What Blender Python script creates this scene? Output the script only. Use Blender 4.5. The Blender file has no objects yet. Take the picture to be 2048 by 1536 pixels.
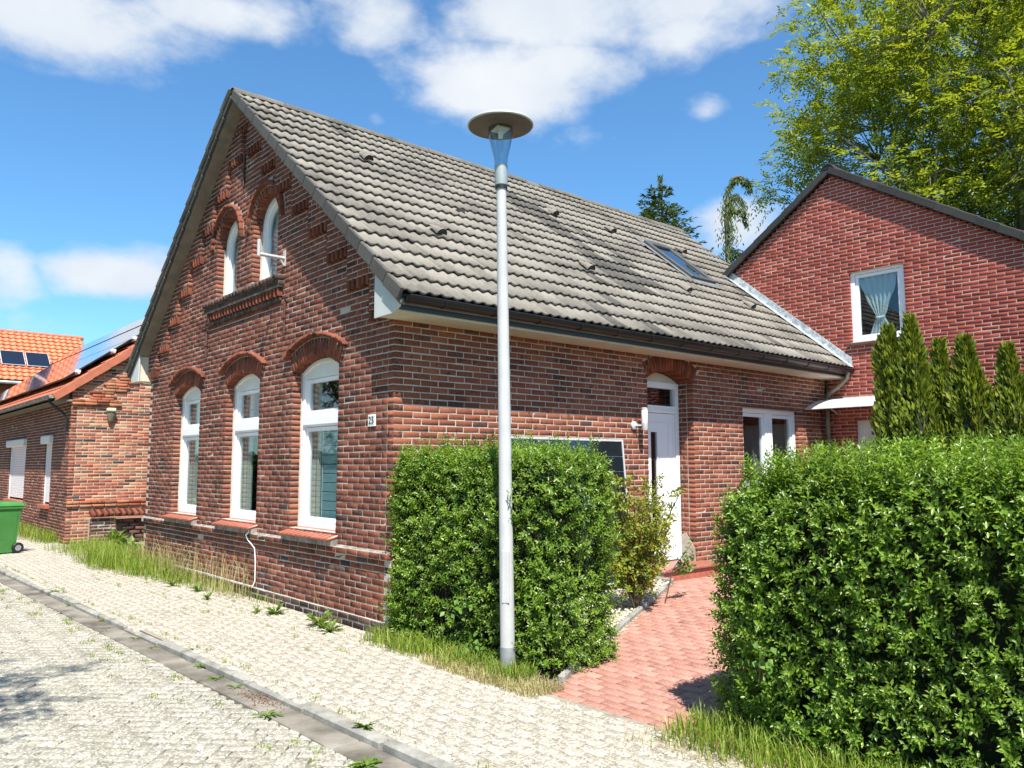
import bpy, math, random
import numpy as np
from mathutils import Matrix, Vector
random.seed(11)
rng = np.random.default_rng(11)
SC = bpy.context.scene
COL = SC.collection

# ------------------------------------------------------------------ camera, sky, sun, exposure
CR = np.array([[0.7527420646, -0.6583137496, -0.0015463868],
               [0.0669287675, 0.0788654205, -0.9946360065],
               [0.6549045154, 0.7486008633, 0.1034254474]])
CP = np.array([-4.1848312, -6.5261430, 1.6])
FPX = 1585.1858
cam = bpy.data.cameras.new('camera')
cam.sensor_width = 36.0
cam.lens = 36.0 * FPX / 2048
cam.clip_start = 0.05
cam.clip_end = 3000
cam_o = bpy.data.objects.new('camera', cam)
COL.objects.link(cam_o)
mw = Matrix.Identity(4)
for i in range(3):
    mw[i][0] = CR[0][i]; mw[i][1] = -CR[1][i]; mw[i][2] = -CR[2][i]; mw[i][3] = CP[i]
cam_o.matrix_world = mw
SC.camera = cam_o

SUN = Vector((0.257, 0.46, -0.85)).normalized()
world = bpy.data.worlds.new('World'); SC.world = world; world.use_nodes = True
EXPOSURE = 1.0
SC.view_settings.view_transform = 'Standard'
SC.view_settings.look = 'None'
SC.view_settings.gamma = 1.0
SC.view_settings.use_curve_mapping = False
SC.view_settings.exposure = EXPOSURE
SC.cycles.max_bounces = 8
SC.cycles.transparent_max_bounces = 12

def build_world():
    nt = world.node_tree
    for n in list(nt.nodes): nt.nodes.remove(n)
    N = nt.nodes.new; Lk = nt.links.new
    out = N('ShaderNodeOutputWorld'); bg = N('ShaderNodeBackground')
    sky = N('ShaderNodeTexSky'); sky.sky_type = 'NISHITA'; sky.sun_disc = False
    sky.sun_elevation = math.asin(-SUN.z)
    sky.sun_rotation = math.atan2(-SUN.x, -SUN.y)
    sky.air_density = 1.0; sky.dust_density = 0.35; sky.ozone_density = 1.2
    tc = N('ShaderNodeTexCoord')
    D = tc.outputs['Generated']
    def math_(op, a, b=None, c=None):
        m = N('ShaderNodeMath'); m.operation = op
        for i, v in enumerate((a, b, c)):
            if v is None: continue
            if isinstance(v, (int, float)): m.inputs[i].default_value = v
            else: Lk(v, m.inputs[i])
        return m.outputs[0]
    # cloud masses: soft patches round given sky directions (x, y, z, half width, half height, weight)
    rays = CLOUDS
    nz = N('ShaderNodeTexNoise'); nz.inputs['Scale'].default_value = 5.5
    nz.inputs['Detail'].default_value = 9.0; nz.inputs['Roughness'].default_value = 0.6
    mp = N('ShaderNodeMapping'); mp.inputs['Scale'].default_value = (1, 1, 1.7)
    Lk(D, mp.inputs[0]); Lk(mp.outputs[0], nz.inputs['Vector'])
    tot = None
    right = Vector(CR[0]); 
    for (d, w, h, wt) in rays:
        d = Vector(d).normalized()
        r = d.cross(Vector((0, 0, 1))).normalized(); u = r.cross(d)
        def dot(v):
            m = N('ShaderNodeVectorMath'); m.operation = 'DOT_PRODUCT'
            Lk(D, m.inputs[0]); m.inputs[1].default_value = v; return m.outputs['Value']
        a = math_('DIVIDE', dot(r), w); b = math_('DIVIDE', dot(u), h)
        # flat underside: lower half is squeezed
        q = math_('ADD', math_('MULTIPLY', a, a), math_('MULTIPLY', b, b))
        front = math_('GREATER_THAN', dot(d), 0.3)
        e = math_('MULTIPLY', math_('POWER', 2.718, math_('MULTIPLY', q, -1.0)), front)
        e = math_('MULTIPLY', e, wt)
        tot = e if tot is None else math_('MAXIMUM', tot, e)
    # the rest of the sky carries the same kind of scattered cumulus
    n2 = N('ShaderNodeTexNoise'); n2.inputs['Scale'].default_value = 2.6; n2.inputs['Detail'].default_value = 2.0
    Lk(D, n2.inputs['Vector'])
    dd = N('ShaderNodeVectorMath'); dd.operation = 'DOT_PRODUCT'; Lk(D, dd.inputs[0]); dd.inputs[1].default_value = tuple(CR[2])
    outside = N('ShaderNodeMapRange'); outside.inputs['From Min'].default_value = 0.80; outside.inputs['From Max'].default_value = 0.55
    Lk(dd.outputs['Value'], outside.inputs['Value'])
    gen = N('ShaderNodeMapRange'); gen.inputs['From Min'].default_value = 0.56; gen.inputs['From Max'].default_value = 0.70
    Lk(n2.outputs['Fac'], gen.inputs['Value'])
    tot = math_('MAXIMUM', tot, math_('MULTIPLY', gen.outputs[0], outside.outputs[0]))
    dens = math_('ADD', math_('MULTIPLY', tot, 1.0), math_('MULTIPLY', math_('SUBTRACT', nz.outputs['Fac'], 0.5), 2.1))
    dens = math_('MULTIPLY', dens, math_('MINIMUM', math_('MULTIPLY', tot, 6.0), 1.0))
    mr = N('ShaderNodeMapRange'); mr.interpolation_type = 'SMOOTHSTEP'
    mr.inputs['From Min'].default_value = 0.16; mr.inputs['From Max'].default_value = 0.86
    mr.inputs['To Max'].default_value = 0.97
    Lk(dens, mr.inputs['Value'])
    # cloud body: brighter where dense, slightly grey in its thicker middle
    nz3 = N('ShaderNodeTexNoise'); nz3.inputs['Scale'].default_value = 6.0; nz3.inputs['Detail'].default_value = 5.0
    Lk(D, nz3.inputs['Vector'])
    cr = N('ShaderNodeValToRGB'); cr.color_ramp.elements[0].position = 0.3; cr.color_ramp.elements[1].position = 0.7
    cr.color_ramp.elements[0].color = (4.9, 5.5, 6.3, 1); cr.color_ramp.elements[1].color = (6.7, 6.9, 7.1, 1)
    Lk(nz3.outputs['Fac'], cr.inputs[0])
    hs = N('ShaderNodeMix'); hs.data_type = 'RGBA'; hs.blend_type = 'MULTIPLY'
    hs.inputs[0].default_value = 1.0; hs.inputs[7].default_value = SKY_TINT
    Lk(sky.outputs[0], hs.inputs[6])
    mx = N('ShaderNodeMix'); mx.data_type = 'RGBA'
    Lk(mr.outputs[0], mx.inputs[0]); Lk(hs.outputs[2], mx.inputs[6]); Lk(cr.outputs[0], mx.inputs[7])
    Lk(mx.outputs[2], bg.inputs['Color']); bg.inputs['Strength'].default_value = 0.072
    Lk(bg.outputs[0], out.inputs['Surface'])

SKY_TINT = (0.74, 1.22, 1.50, 1)
def ray(px, py):
    d = CR.T @ np.array([(px - 1024) / FPX, (py - 768) / FPX, 1.0]); return tuple(d / np.linalg.norm(d))
CLOUDS = [(ray(150, 30), .17, .045, 1.0), (ray(420, 25), .09, .035, .95), (ray(1180, 20), .17, .05, 1.0), (ray(760, 35), .06, .035, .75),
          (ray(1020, 165), .12, .05, 1.05), (ray(930, 190), .07, .03, .9), (ray(1130, 130), .09, .04, .8), (ray(1340, 60), .08, .04, .7),
          (ray(215, 550), .085, .03, 1.15), (ray(10, 550), .045, .04, 1.0), (ray(1480, 455), .05, .035, .9), (ray(750, 240), .02, .012, .55),
          (ray(1410, 225), .03, .02, .5), (ray(1170, 280), .05, .025, .5), (ray(120, 640), .16, .02, .42)]
build_world()
sun = bpy.data.lights.new('sun', 'SUN'); sun.energy = 5.0; sun.angle = math.radians(0.53); sun.color = (1.0, 0.955, 0.88)
sun_o = bpy.data.objects.new('sun', sun); COL.objects.link(sun_o)
sun_o.rotation_euler = SUN.to_track_quat('-Z', 'Y').to_euler(); sun_o.location = (-8, -14, 26)

# ------------------------------------------------------------------ helpers
def fmesh(name, V, Fs, mats=(), smooth=False):
    V = np.asarray(V, dtype=np.float32).reshape(-1, 3)
    if not isinstance(Fs, (list, tuple)) or (len(Fs) and np.isscalar(Fs[0])): Fs = [Fs]
    arrs = [np.asarray(f, dtype=np.int32) for f in Fs if len(f)]
    me = bpy.data.meshes.new(name)
    me.vertices.add(len(V)); me.vertices.foreach_set('co', V.ravel())
    loops = np.concatenate([a.ravel() for a in arrs])
    tot = np.concatenate([np.full(len(a), a.shape[1], np.int32) for a in arrs])
    st = np.concatenate([[0], np.cumsum(tot)[:-1]]).astype(np.int32)
    me.loops.add(len(loops)); me.loops.foreach_set('vertex_index', loops)
    me.polygons.add(len(tot)); me.polygons.foreach_set('loop_start', st); me.polygons.foreach_set('loop_total', tot)
    if smooth: me.polygons.foreach_set('use_smooth', np.ones(len(tot), bool))
    me.update(calc_edges=True); me.validate()
    for m in mats: me.materials.append(m)
    return me

class B:
    """collects simple shapes into one mesh"""
    def __init__(s): s.V = []; s.Q = []; s.n = 0; s.P = []
    def add(s, V, Q):
        V = [tuple(v) for v in V]
        s.V += V
        for q in Q: s.P.append([i + s.n for i in q])
        s.n += len(V); return s
    def box(s, x0, x1, y0, y1, z0, z1):
        V = [(x0, y0, z0), (x1, y0, z0), (x1, y1, z0), (x0, y1, z0), (x0, y0, z1), (x1, y0, z1), (x1, y1, z1), (x0, y1, z1)]
        return s.add(V, [(0, 3, 2, 1), (4, 5, 6, 7), (0, 1, 5, 4), (1, 2, 6, 5), (2, 3, 7, 6), (3, 0, 4, 7)])
    def mbox(s, M, x0, x1, y0, y1, z0, z1):
        n0 = len(s.V); s.box(x0, x1, y0, y1, z0, z1)
        for i in range(n0, len(s.V)): s.V[i] = tuple(M @ Vector(s.V[i]))
        return s
    def bbox(s, x0, x1, y0, y1, z0, z1, b=0.01, M=None):
        """box with chamfered edges"""
        V = []; 
        cs = [(x0, x1), (y0, y1), (z0, z1)]
        idx = {}
        for i in range(8):
            sg = [(i >> k) & 1 for k in range(3)]
            for ax in range(3):
                p = []
                for k in range(3):
                    v = cs[k][sg[k]]
                    if k != ax: v += b if sg[k] == 0 else -b
                    p.append(v)
                idx[(i, ax)] = len(V); V.append(p)
        F = []
        def c(a, b_, c_): return a | (b_ << 1) | (c_ << 2)
        for ax in range(3):
            o = [k for k in range(3) if k != ax]
            for sgn in (0, 1):
                q = []
                for (a, b2) in ((0, 0), (1, 0), (1, 1), (0, 1)):
                    bits = [0, 0, 0]; bits[ax] = sgn; bits[o[0]] = a; bits[o[1]] = b2
                    q.append(idx[(c(*bits), ax)])
                if (sgn == 0) == (ax != 1): q = q[::-1]
                F.append(q)
        for ax in range(3):  # edges parallel to ax
            o = [k for k in range(3) if k != ax]
            for a in (0, 1):
                for b2 in (0, 1):
                    bits0 = [0, 0, 0]; bits0[o[0]] = a; bits0[o[1]] = b2
                    bits1 = list(bits0); bits1[ax] = 1
                    q = [idx[(c(*bits0), o[0])], idx[(c(*bits1), o[0])], idx[(c(*bits1), o[1])], idx[(c(*bits0), o[1])]]
                    F.append(q)
        for i in range(8): F.append([idx[(i, 0)], idx[(i, 1)], idx[(i, 2)]])
        if M is not None: V = [tuple(M @ Vector(p)) for p in V]
        return s.add(V, F)
    def tube(s, pts, rad, n=8, cap=True):
        pts = [Vector(p) for p in pts]
        if np.isscalar(rad): rad = [rad] * len(pts)
        V = []; Q = []
        up = Vector((0.31, 0.2, 0.93))
        for i, p in enumerate(pts):
            t = (pts[min(i + 1, len(pts) - 1)] - pts[max(i - 1, 0)]).normalized()
            a = t.cross(up)
            if a.length < 1e-3: a = t.cross(Vector((1, 0, 0)))
            a.normalize(); b = t.cross(a)
            for k in range(n):
                w = 2 * math.pi * k / n
                V.append(p + (a * math.cos(w) + b * math.sin(w)) * rad[i])
        for i in range(len(pts) - 1):
            for k in range(n):
                Q.append((i * n + k, i * n + (k + 1) % n, (i + 1) * n + (k + 1) % n, (i + 1) * n + k))
        if cap:
            Q.append(tuple(range(n))[::-1]); Q.append(tuple((len(pts) - 1) * n + k for k in range(n)))
        return s.add(V, Q)
    def lathe(s, prof, M=None, n=24):
        V = []; Q = []
        for (r, z) in prof:
            for k in range(n):
                w = 2 * math.pi * k / n; v = Vector((r * math.cos(w), r * math.sin(w), z)); V.append(M @ v if M else v)
        for i in range(len(prof) - 1):
            for k in range(n):
                Q.append((i * n + k, i * n + (k + 1) % n, (i + 1) * n + (k + 1) % n, (i + 1) * n + k))
        return s.add(V, Q)
    def prism(s, poly, O, U, W, D, depth):
        """polygon (u,w) in frame O,U,W pushed along D by depth"""
        O, U, W, D = Vector(O), Vector(U), Vector(W), Vector(D)
        n = len(poly)
        V = [O + U * a + W * b for a, b in poly] + [O + U * a + W * b + D * depth for a, b in poly]
        Q = [tuple(range(n)), tuple(range(2 * n - 1, n - 1, -1))]
        for i in range(n): Q.append((i, i + n, (i + 1) % n + n, (i + 1) % n))
        return s.add(V, Q)
    def mesh(s, name, mats=(), smooth=False):
        me = bpy.data.meshes.new(name); me.from_pydata([tuple(v) for v in s.V], [], s.P)
        if smooth:
            me.polygons.foreach_set('use_smooth', np.ones(len(me.polygons), bool))
        me.update()
        for m in mats: me.materials.append(m)
        return me

WL = {}   # world translation of empties
def link(o, parent=None, local=False):
    COL.objects.link(o)
    if parent is not None:
        o.parent = parent
        if not local and parent.name in WL: o.matrix_parent_inverse = Matrix.Translation(WL[parent.name]).inverted()
    return o
def tag(o, label=None, cat=None, group=None, kind=None):
    if label: o['label'] = label
    if cat: o['category'] = cat
    if group: o['group'] = group
    if kind: o['kind'] = kind
    return o
def thing(name, label, cat, loc, group=None):
    o = bpy.data.objects.new(name, None); o.empty_display_size = 0.2; COL.objects.link(o)
    o.location = loc; WL[o.name] = Vector(loc)
    return tag(o, label, cat, group)
def obj(name, me, parent=None, mat=None, local=False):
    if isinstance(me, B): me = me.mesh(name)
    if mat is not None and not len(me.materials): me.materials.append(mat)
    return link(bpy.data.objects.new(name, me), parent, local)
def smooth_by_angle(me, deg=40):
    try:
        me.polygons.foreach_set('use_smooth', np.ones(len(me.polygons), bool))
        me.set_sharp_from_angle(angle=math.radians(deg))
    except Exception: pass
    return me

def apparent(P):
    q = (np.asarray(P) - CP) @ CR.T
    z = np.maximum(q[:, 2], 1e-3)
    x = q[:, 0] / z * FPX; y = q[:, 1] / z * FPX
    inside = (q[:, 2] > .1) & (abs(x) < 1024) & (abs(y) < 768)
    return np.where(inside, 1 / z, 0)
def place(name, protos, mats4, material, parent, n_ind=300, vis=None, size=None, stuff=None):
    """pieces of one kind: those that show largest become objects, the rest one joined part"""
    if not mats4: return
    if not isinstance(protos, list): protos = [protos]
    A = np.array([np.array(m) for m in mats4])
    pid = rng.integers(0, len(protos), len(A))
    sc = apparent(A[:, :3, 3])
    if size is not None: sc = sc * np.asarray(size)
    if vis is not None: sc = np.where([vis(p) for p in A[:, :3, 3]], sc, sc * 0.001)
    order = np.argsort(-sc, kind='stable')
    ind = [i for i in order[:n_ind] if sc[i] > 1e-6]
    rest = np.setdiff1d(np.arange(len(A)), ind)
    meshes = [fmesh(name, V, F, [material]) for V, F in protos]
    for i in ind:
        o = bpy.data.objects.new(name, meshes[pid[i]])
        o.matrix_world = Matrix(A[i].tolist())
        link(o, parent)
    if len(rest):
        Vs = []; Fd = {}; n = 0
        for p, (V, F) in enumerate(protos):
            r = rest[pid[rest] == p]
            if not len(r): continue
            V = np.asarray(V, float); V4 = np.c_[V, np.ones(len(V))]
            W = np.einsum('nij,vj->nvi', A[r], V4)[:, :, :3]
            Vs.append(W.reshape(-1, 3))
            for f in (F if isinstance(F, list) else [F]):
                f = np.asarray(f)
                ff = (f[None] + (np.arange(len(r)) * len(V))[:, None, None] + n).reshape(-1, f.shape[1])
                Fd.setdefault(f.shape[1], []).append(ff)
            n += len(r) * len(V)
        me = fmesh(name, np.concatenate(Vs), [np.concatenate(v) for v in Fd.values()], [material])
        o = obj(stuff or (name + '_field'), me, parent); o['kind'] = 'stuff'

def brick_proto(l=.204, h=.054, d=.105, b=.0035, wob=0.0):
    x = l / 2; V = []
    for (dep, ins) in ((d, 0), (b, 0), (0, b)):
        for (sx, z) in ((-1, 0), (1, 0), (1, 1), (-1, 1)):
            j = rng.normal(0, wob, 3) if wob else (0, 0, 0)
            V.append((sx * (x - ins) + j[0], dep + (j[1] if dep < d else 0), (z * (h - 2 * ins) + ins) + j[2]))
    F = [(8, 9, 10, 11)]
    for k in range(4):
        F.append((4 + k, 4 + (k + 1) % 4, 8 + (k + 1) % 4, 8 + k)); F.append((k, (k + 1) % 4, 4 + (k + 1) % 4, 4 + k))
    return np.array(V), np.array(F)
def frame(O, U, Nn):
    """columns: along, into the wall, up"""
    U, Nn = Vector(U), Vector(Nn); M = Matrix.Identity(4); I = -Nn; Z = Vector((0, 0, 1))
    for i in range(3): M[i][0] = U[i]; M[i][1] = I[i]; M[i][2] = Z[i]; M[i][3] = O[i]
    return M

# ------------------------------------------------------------------ materials
def new_mat(name):
    m = bpy.data.materials.new(name); m.use_nodes = True
    return m, m.node_tree, m.node_tree.nodes['Principled BSDF']
class NB:
    def __init__(s, nt): s.nt = nt
    def n(s, t, ins=None, **kw):
        x = s.nt.nodes.new(t)
        for k, v in kw.items(): setattr(x, k, v)
        for k, v in (ins or {}).items():
            if hasattr(v, 'is_linked') or isinstance(v, bpy.types.NodeSocket): s.nt.links.new(v, x.inputs[k])
            else: x.inputs[k].default_value = v
        return x
    def m(s, op, a, b=0.0, c=0.0): return s.n('ShaderNodeMath', {0: a, 1: b, 2: c}, operation=op).outputs[0]
    def mix(s, f, a, b, bt='MIX'): return s.n('ShaderNodeMix', {0: f, 6: a, 7: b}, data_type='RGBA', blend_type=bt).outputs[2]
    def noise(s, vec, scale, detail=4.0, rough=0.55): return s.n('ShaderNodeTexNoise', {'Vector': vec, 'Scale': scale, 'Detail': detail, 'Roughness': rough}).outputs['Fac']
    def ramp(s, f, els, mode='LINEAR'):
        r = s.n('ShaderNodeValToRGB', {0: f}); cr = r.color_ramp; cr.interpolation = mode
        while len(cr.elements) < len(els): cr.elements.new(0.5)
        for e, (p, c) in zip(cr.elements, els): e.position = p; e.color = (*c, 1) if len(c) == 3 else c
        return r.outputs[0]
    def rng(s, f, a, b, c=0.0, d=1.0): return s.n('ShaderNodeMapRange', {0: f, 1: a, 2: b, 3: c, 4: d}).outputs[0]
    def pos(s): return s.n('ShaderNodeNewGeometry').outputs['Position']
    def piece(s):
        g = s.n('ShaderNodeNewGeometry'); o = s.n('ShaderNodeObjectInfo')
        return s.m('FRACT', s.m('ADD', g.outputs['Random Per Island'], o.outputs['Random']))
    def bump(s, h, strength=0.3, dist=0.01): return s.n('ShaderNodeBump', {'Height': h, 'Strength': strength, 'Distance': dist}).outputs[0]
    def link(s, a, b): s.nt.links.new(a, b)
def col4(c): return (c[0], c[1], c[2], 1)

def brick_mat(name, tones, dark, spot=0.5, spot_sc=14.0, soot=0.35, rough=0.82, pale=.22):
    m, nt, bs = new_mat(name); k = NB(nt); p = k.pos(); r = k.piece()
    c = k.ramp(r, tones, 'LINEAR')
    # every brick samples its own piece of the burn pattern
    off = k.n('ShaderNodeVectorMath', {0: p, 1: k.n('ShaderNodeCombineXYZ', {0: k.m('MULTIPLY', r, 37.0), 1: k.m('MULTIPLY', r, 91.0), 2: k.m('MULTIPLY', r, 17.0)}).outputs[0]}, operation='ADD').outputs[0]
    n1 = k.noise(off, spot_sc, 5.0, 0.65)
    r2 = k.m('FRACT', k.m('MULTIPLY', r, 7.31))
    thr = k.m('ADD', 0.47, k.m('MULTIPLY', r2, 0.30))
    s1 = k.rng(k.m('SUBTRACT', n1, thr), 0.0, 0.07)
    c = k.mix(k.m('MULTIPLY', s1, spot), c, col4(dark))
    n2 = k.noise(off, 60.0, 3.0); c = k.mix(k.rng(n2, 0.4, 0.72, 0.0, pale), c, k.mix(0.5, c, (0.62, 0.42, 0.30, 1)))
    n3 = k.noise(p, 0.9, 5.0, 0.6); c = k.mix(k.rng(n3, 0.5, 0.72, 0.0, soot), c, col4([x * 0.55 for x in dark]))
    k.link(c, bs.inputs['Base Color']); bs.inputs['Roughness'].default_value = rough
    bs.inputs['Specular IOR Level'].default_value = 0.12
    k.link(k.bump(k.noise(p, 190.0, 4.0), 0.45, 0.006), bs.inputs['Normal'])
    return m
def plain_mat(name, c, rough=0.6, metal=0.0, var=0.15, sc=8.0, bump=0.0, bsc=60.0, spec=0.5, coat=0.0, c2=None):
    m, nt, bs = new_mat(name); k = NB(nt); p = k.pos()
    n = k.noise(p, sc, 5.0, 0.6)
    a = col4([max(0, x * (1 - var)) for x in c]); b = col4([min(1, x * (1 + var)) for x in c]) if c2 is None else col4(c2)
    k.link(k.mix(k.rng(n, 0.3, 0.7), a, b), bs.inputs['Base Color'])
    bs.inputs['Roughness'].default_value = rough; bs.inputs['Metallic'].default_value = metal
    bs.inputs['Specular IOR Level'].default_value = spec
    if coat: bs.inputs['Coat Weight'].default_value = coat
    if bump: k.link(k.bump(k.noise(p, bsc, 4.0), bump, 0.01), bs.inputs['Normal'])
    return m
def leaf_mat(name, cols, trans=0.35, rough=0.42, spec=0.45):
    m, nt, bs = new_mat(name); k = NB(nt); r = k.piece()
    c = k.ramp(r, cols); p = k.pos()
    c = k.mix(k.rng(k.noise(p, 2.2, 3.0), 0.35, 0.65, 0.0, 0.35), c, col4([x * 0.6 for x in cols[0][1]]))
    k.link(c, bs.inputs['Base Color']); bs.inputs['Roughness'].default_value = rough; bs.inputs['Specular IOR Level'].default_value = spec
    tr = k.n('ShaderNodeBsdfTranslucent', {'Color': k.mix(1.0, c, (1.25, 1.15, 0.45, 1), 'MULTIPLY')})
    mx = k.n('ShaderNodeMixShader', {0: trans, 1: bs.outputs[0], 2: tr.outputs[0]})
    k.link(mx.outputs[0], nt.nodes['Material Output'].inputs['Surface'])
    return m
def glass_mat(name, tint=(0.86, 0.93, 0.93), refl=1.0, rough=0.0):
    m, nt, bs = new_mat(name); nt.nodes.remove(bs); k = NB(nt)
    bf = k.n('ShaderNodeNewGeometry').outputs['Backfacing']; fr = k.n('ShaderNodeFresnel', {'IOR': k.m('ADD', 1.55, k.m('MULTIPLY', bf, 1 / 1.55 - 1.55))})
    gl = k.n('ShaderNodeBsdfGlossy', {'Color': (1, 1, 1, 1), 'Roughness': rough}); tp = k.n('ShaderNodeBsdfTransparent', {'Color': col4(tint)})
    mx = k.n('ShaderNodeMixShader', {0: k.m('MINIMUM', k.m('MULTIPLY', fr.outputs[0], 1.1 * refl), 1.0), 1: tp.outputs[0], 2: gl.outputs[0]})
    k.link(mx.outputs[0], nt.nodes['Material Output'].inputs['Surface']); return m

MB = brick_mat('old_brick', [(0, (.135, .039, .026)), (.25, (.175, .050, .030)), (.55, (.215, .064, .037)), (.78, (.155, .044, .028)), (.93, (.25, .080, .045)), (.985, (.11, .036, .027)), (1, (.045, .028, .026))], (.042, .018, .014), .9, 16, .5)
MBD = brick_mat('black_brick', [(0, (.035, .028, .027)), (.5, (.07, .055, .05)), (.8, (.11, .06, .05)), (1, (.16, .07, .05))], (.02, .016, .016), .5, 16, .3)
MBS = brick_mat('side_brick', [(0, (.17, .047, .027)), (.3, (.24, .069, .037)), (.6, (.295, .092, .048)), (.85, (.20, .057, .032)), (.96, (.13, .041, .028)), (1, (.07, .032, .027))], (.065, .026, .019), .8, 16, .35)
MBA = brick_mat('red_clinker', [(0, (.26, .046, .031)), (.5, (.30, .056, .037)), (1, (.345, .068, .044))], (.20, .042, .03), .3, 10, .06, .7, .1)
MBN = brick_mat('mixed_brick', [(0, (.42, .12, .06)), (.25, (.30, .08, .05)), (.45, (.52, .22, .11)), (.62, (.34, .09, .05)), (.78, (.50, .30, .17)), (.9, (.20, .07, .045)), (1, (.05, .036, .034))], (.06, .03, .025), .55, 13, .15)
MMORT = plain_mat('mortar_pale', (.45, .40, .335), .95, var=.22, sc=3.5, bump=.5, bsc=90)
MMORTW = plain_mat('sooty_mortar', (.13, .12, .105), .95, var=.3, sc=9, bump=.5, bsc=70, c2=(.36, .33, .29))
MMORTA = plain_mat('mortar_annex', (.50, .40, .33), .95, var=.08, sc=3, bump=.3, bsc=90)
MPVC = plain_mat('white_pvc', (.80, .81, .82), .32, var=.02, spec=.5)
MPVC2 = plain_mat('white_painted_panel', (.74, .74, .70), .45, var=.04)
MGLASS = glass_mat('window_glass')
MROOM = plain_mat('dark_room', (.035, .033, .03), .9, var=.2, sc=1.0)  # near-black wall colour paints in the darkness of unlit rooms
MCURT = None
MSILL = plain_mat('glazed_sill_tile', (.36, .105, .06), .35, var=.18, sc=14, spec=.5)
MSOFF = plain_mat('weathered_soffit', (.20, .17, .14), .85, var=.25, sc=4, bump=.2)
MEAVE = plain_mat('cream_eave_board', (.60, .55, .44), .6, var=.08, sc=4)
MEAVW = plain_mat('grey_white_board', (.50, .52, .50), .6, var=.08, sc=5)
MGUT = plain_mat('dark_gutter', (.013, .0125, .012), .42, var=.25, sc=3)
MZINC = plain_mat('zinc', (.42, .46, .48), .45, .6, var=.25, sc=9, c2=(.66, .70, .72))
MFLASH = plain_mat('painted_flashing', (.24, .29, .31), .6, 0, var=.3, sc=16, c2=(.60, .64, .65))
MIRON = plain_mat('rusty_iron', (.10, .05, .04), .8, .2, var=.4, sc=30)
MALU = plain_mat('lamp_aluminium', (.45, .45, .445), .45, .0, var=.08, sc=6)
MALUD = plain_mat('lamp_grey_band', (.26, .27, .28), .6, .1, var=.25, sc=12)
MLAMPT = plain_mat('lamp_underside', (.085, .072, .058), .6, 0, var=.2, sc=12)
MBLACK = plain_mat('black_plastic', (.012, .012, .012), .45)
MPV = None

def tile_mat(name, tones, mossc, moss=0.6, pale=.55):
    m, nt, bs = new_mat(name); k = NB(nt); p = k.pos(); r = k.piece()
    c = k.ramp(r, tones)
    n1 = k.noise(p, 30.0, 6.0, 0.7); c = k.mix(k.rng(n1, 0.35, 0.7, 0.0, pale), c, k.mix(0.35, c, (.50, .46, .40, 1)))
    n2 = k.noise(p, 1.1, 6.0, 0.62); c = k.mix(k.rng(n2, 0.5, 0.68, 0.0, moss), c, col4(mossc))
    n4 = k.noise(p, 110.0, 3.0); c = k.mix(k.rng(n4, 0.60, 0.72, 0.0, 0.5), c, (.09, .085, .075, 1))
    k.link(c, bs.inputs['Base Color']); bs.inputs['Roughness'].default_value = .9; bs.inputs['Specular IOR Level'].default_value = .25
    k.link(k.bump(k.noise(p, 140.0, 4.0), 0.4, 0.008), bs.inputs['Normal']); return m
MTILE = tile_mat('concrete_roof_tile', [(0, (.155, .138, .115)), (.4, (.19, .170, .143)), (.8, (.22, .197, .166)), (1, (.14, .125, .105))], (.075, .067, .057), .7)
MTILEM = tile_mat('mossy_roof_tile', [(0, (.052, .048, .043)), (1, (.085, .078, .068))], (.03, .028, .025), .5)
MTILEV = tile_mat('grey_verge_tile', [(0, (.052, .050, .047)), (1, (.080, .077, .071))], (.035, .033, .03), .3, .25)
MTILER = tile_mat('ridge_tile_weathered', [(0, (.075, .068, .056)), (1, (.12, .108, .088))], (.035, .032, .025), .7)
MTILEA = tile_mat('anthracite_verge', [(0, (.028, .028, .028)), (1, (.042, .041, .040))], (.02, .02, .02), .3, .1)
MTILEO = plain_mat('orange_clay_tile', (.56, .145, .062), .5, var=.22, sc=2.5, spec=.4)
MTILEO2 = plain_mat('terracotta_verge', (.40, .125, .065), .6, var=.2, sc=5)

def solar_mat():
    m, nt, bs = new_mat('solar_glass'); bs.inputs['Base Color'].default_value = (.010, .013, .022, 1)
    bs.inputs['Roughness'].default_value = .08; bs.inputs['Specular IOR Level'].default_value = .6; bs.inputs['Coat Weight'].default_value = .6
    bs.inputs['Coat Roughness'].default_value = .03; return m
MPV = solar_mat()

# ------------------------------------------------------------------ wall builder
def cut(iv, a, b):
    out = []
    for (p, q) in iv:
        if b <= p or a >= q: out.append((p, q)); continue
        if a > p: out.append((p, a))
        if b < q: out.append((b, q))
    return out
def arc(o):
    a = (o['u1'] - o['u0']) / 2; r = o['rise']; R = (a * a + r * r) / (2 * r); zc = o['spring'] + r - R
    return a, R, zc, (o['u0'] + o['u1']) / 2
def open_span(o, v, t):
    """span of an opening at height v; t = ring thickness kept free of coursed bricks"""
    if v < o['v0']: return None
    if v <= o['spring'] or not o.get('rise'):
        return (o['u0'], o['u1']) if v <= o['spring'] else None
    a, R, zc, uc = arc(o)
    d = (R + t) ** 2 - (v - zc) ** 2
    if v > zc + R + t or d <= 0: return None
    h = math.sqrt(d)
    if t and R - o['rise'] > 1e-3: h = min(h, (v - zc) * a / (R - o['rise']))
    return (uc - h, uc + h)
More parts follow.
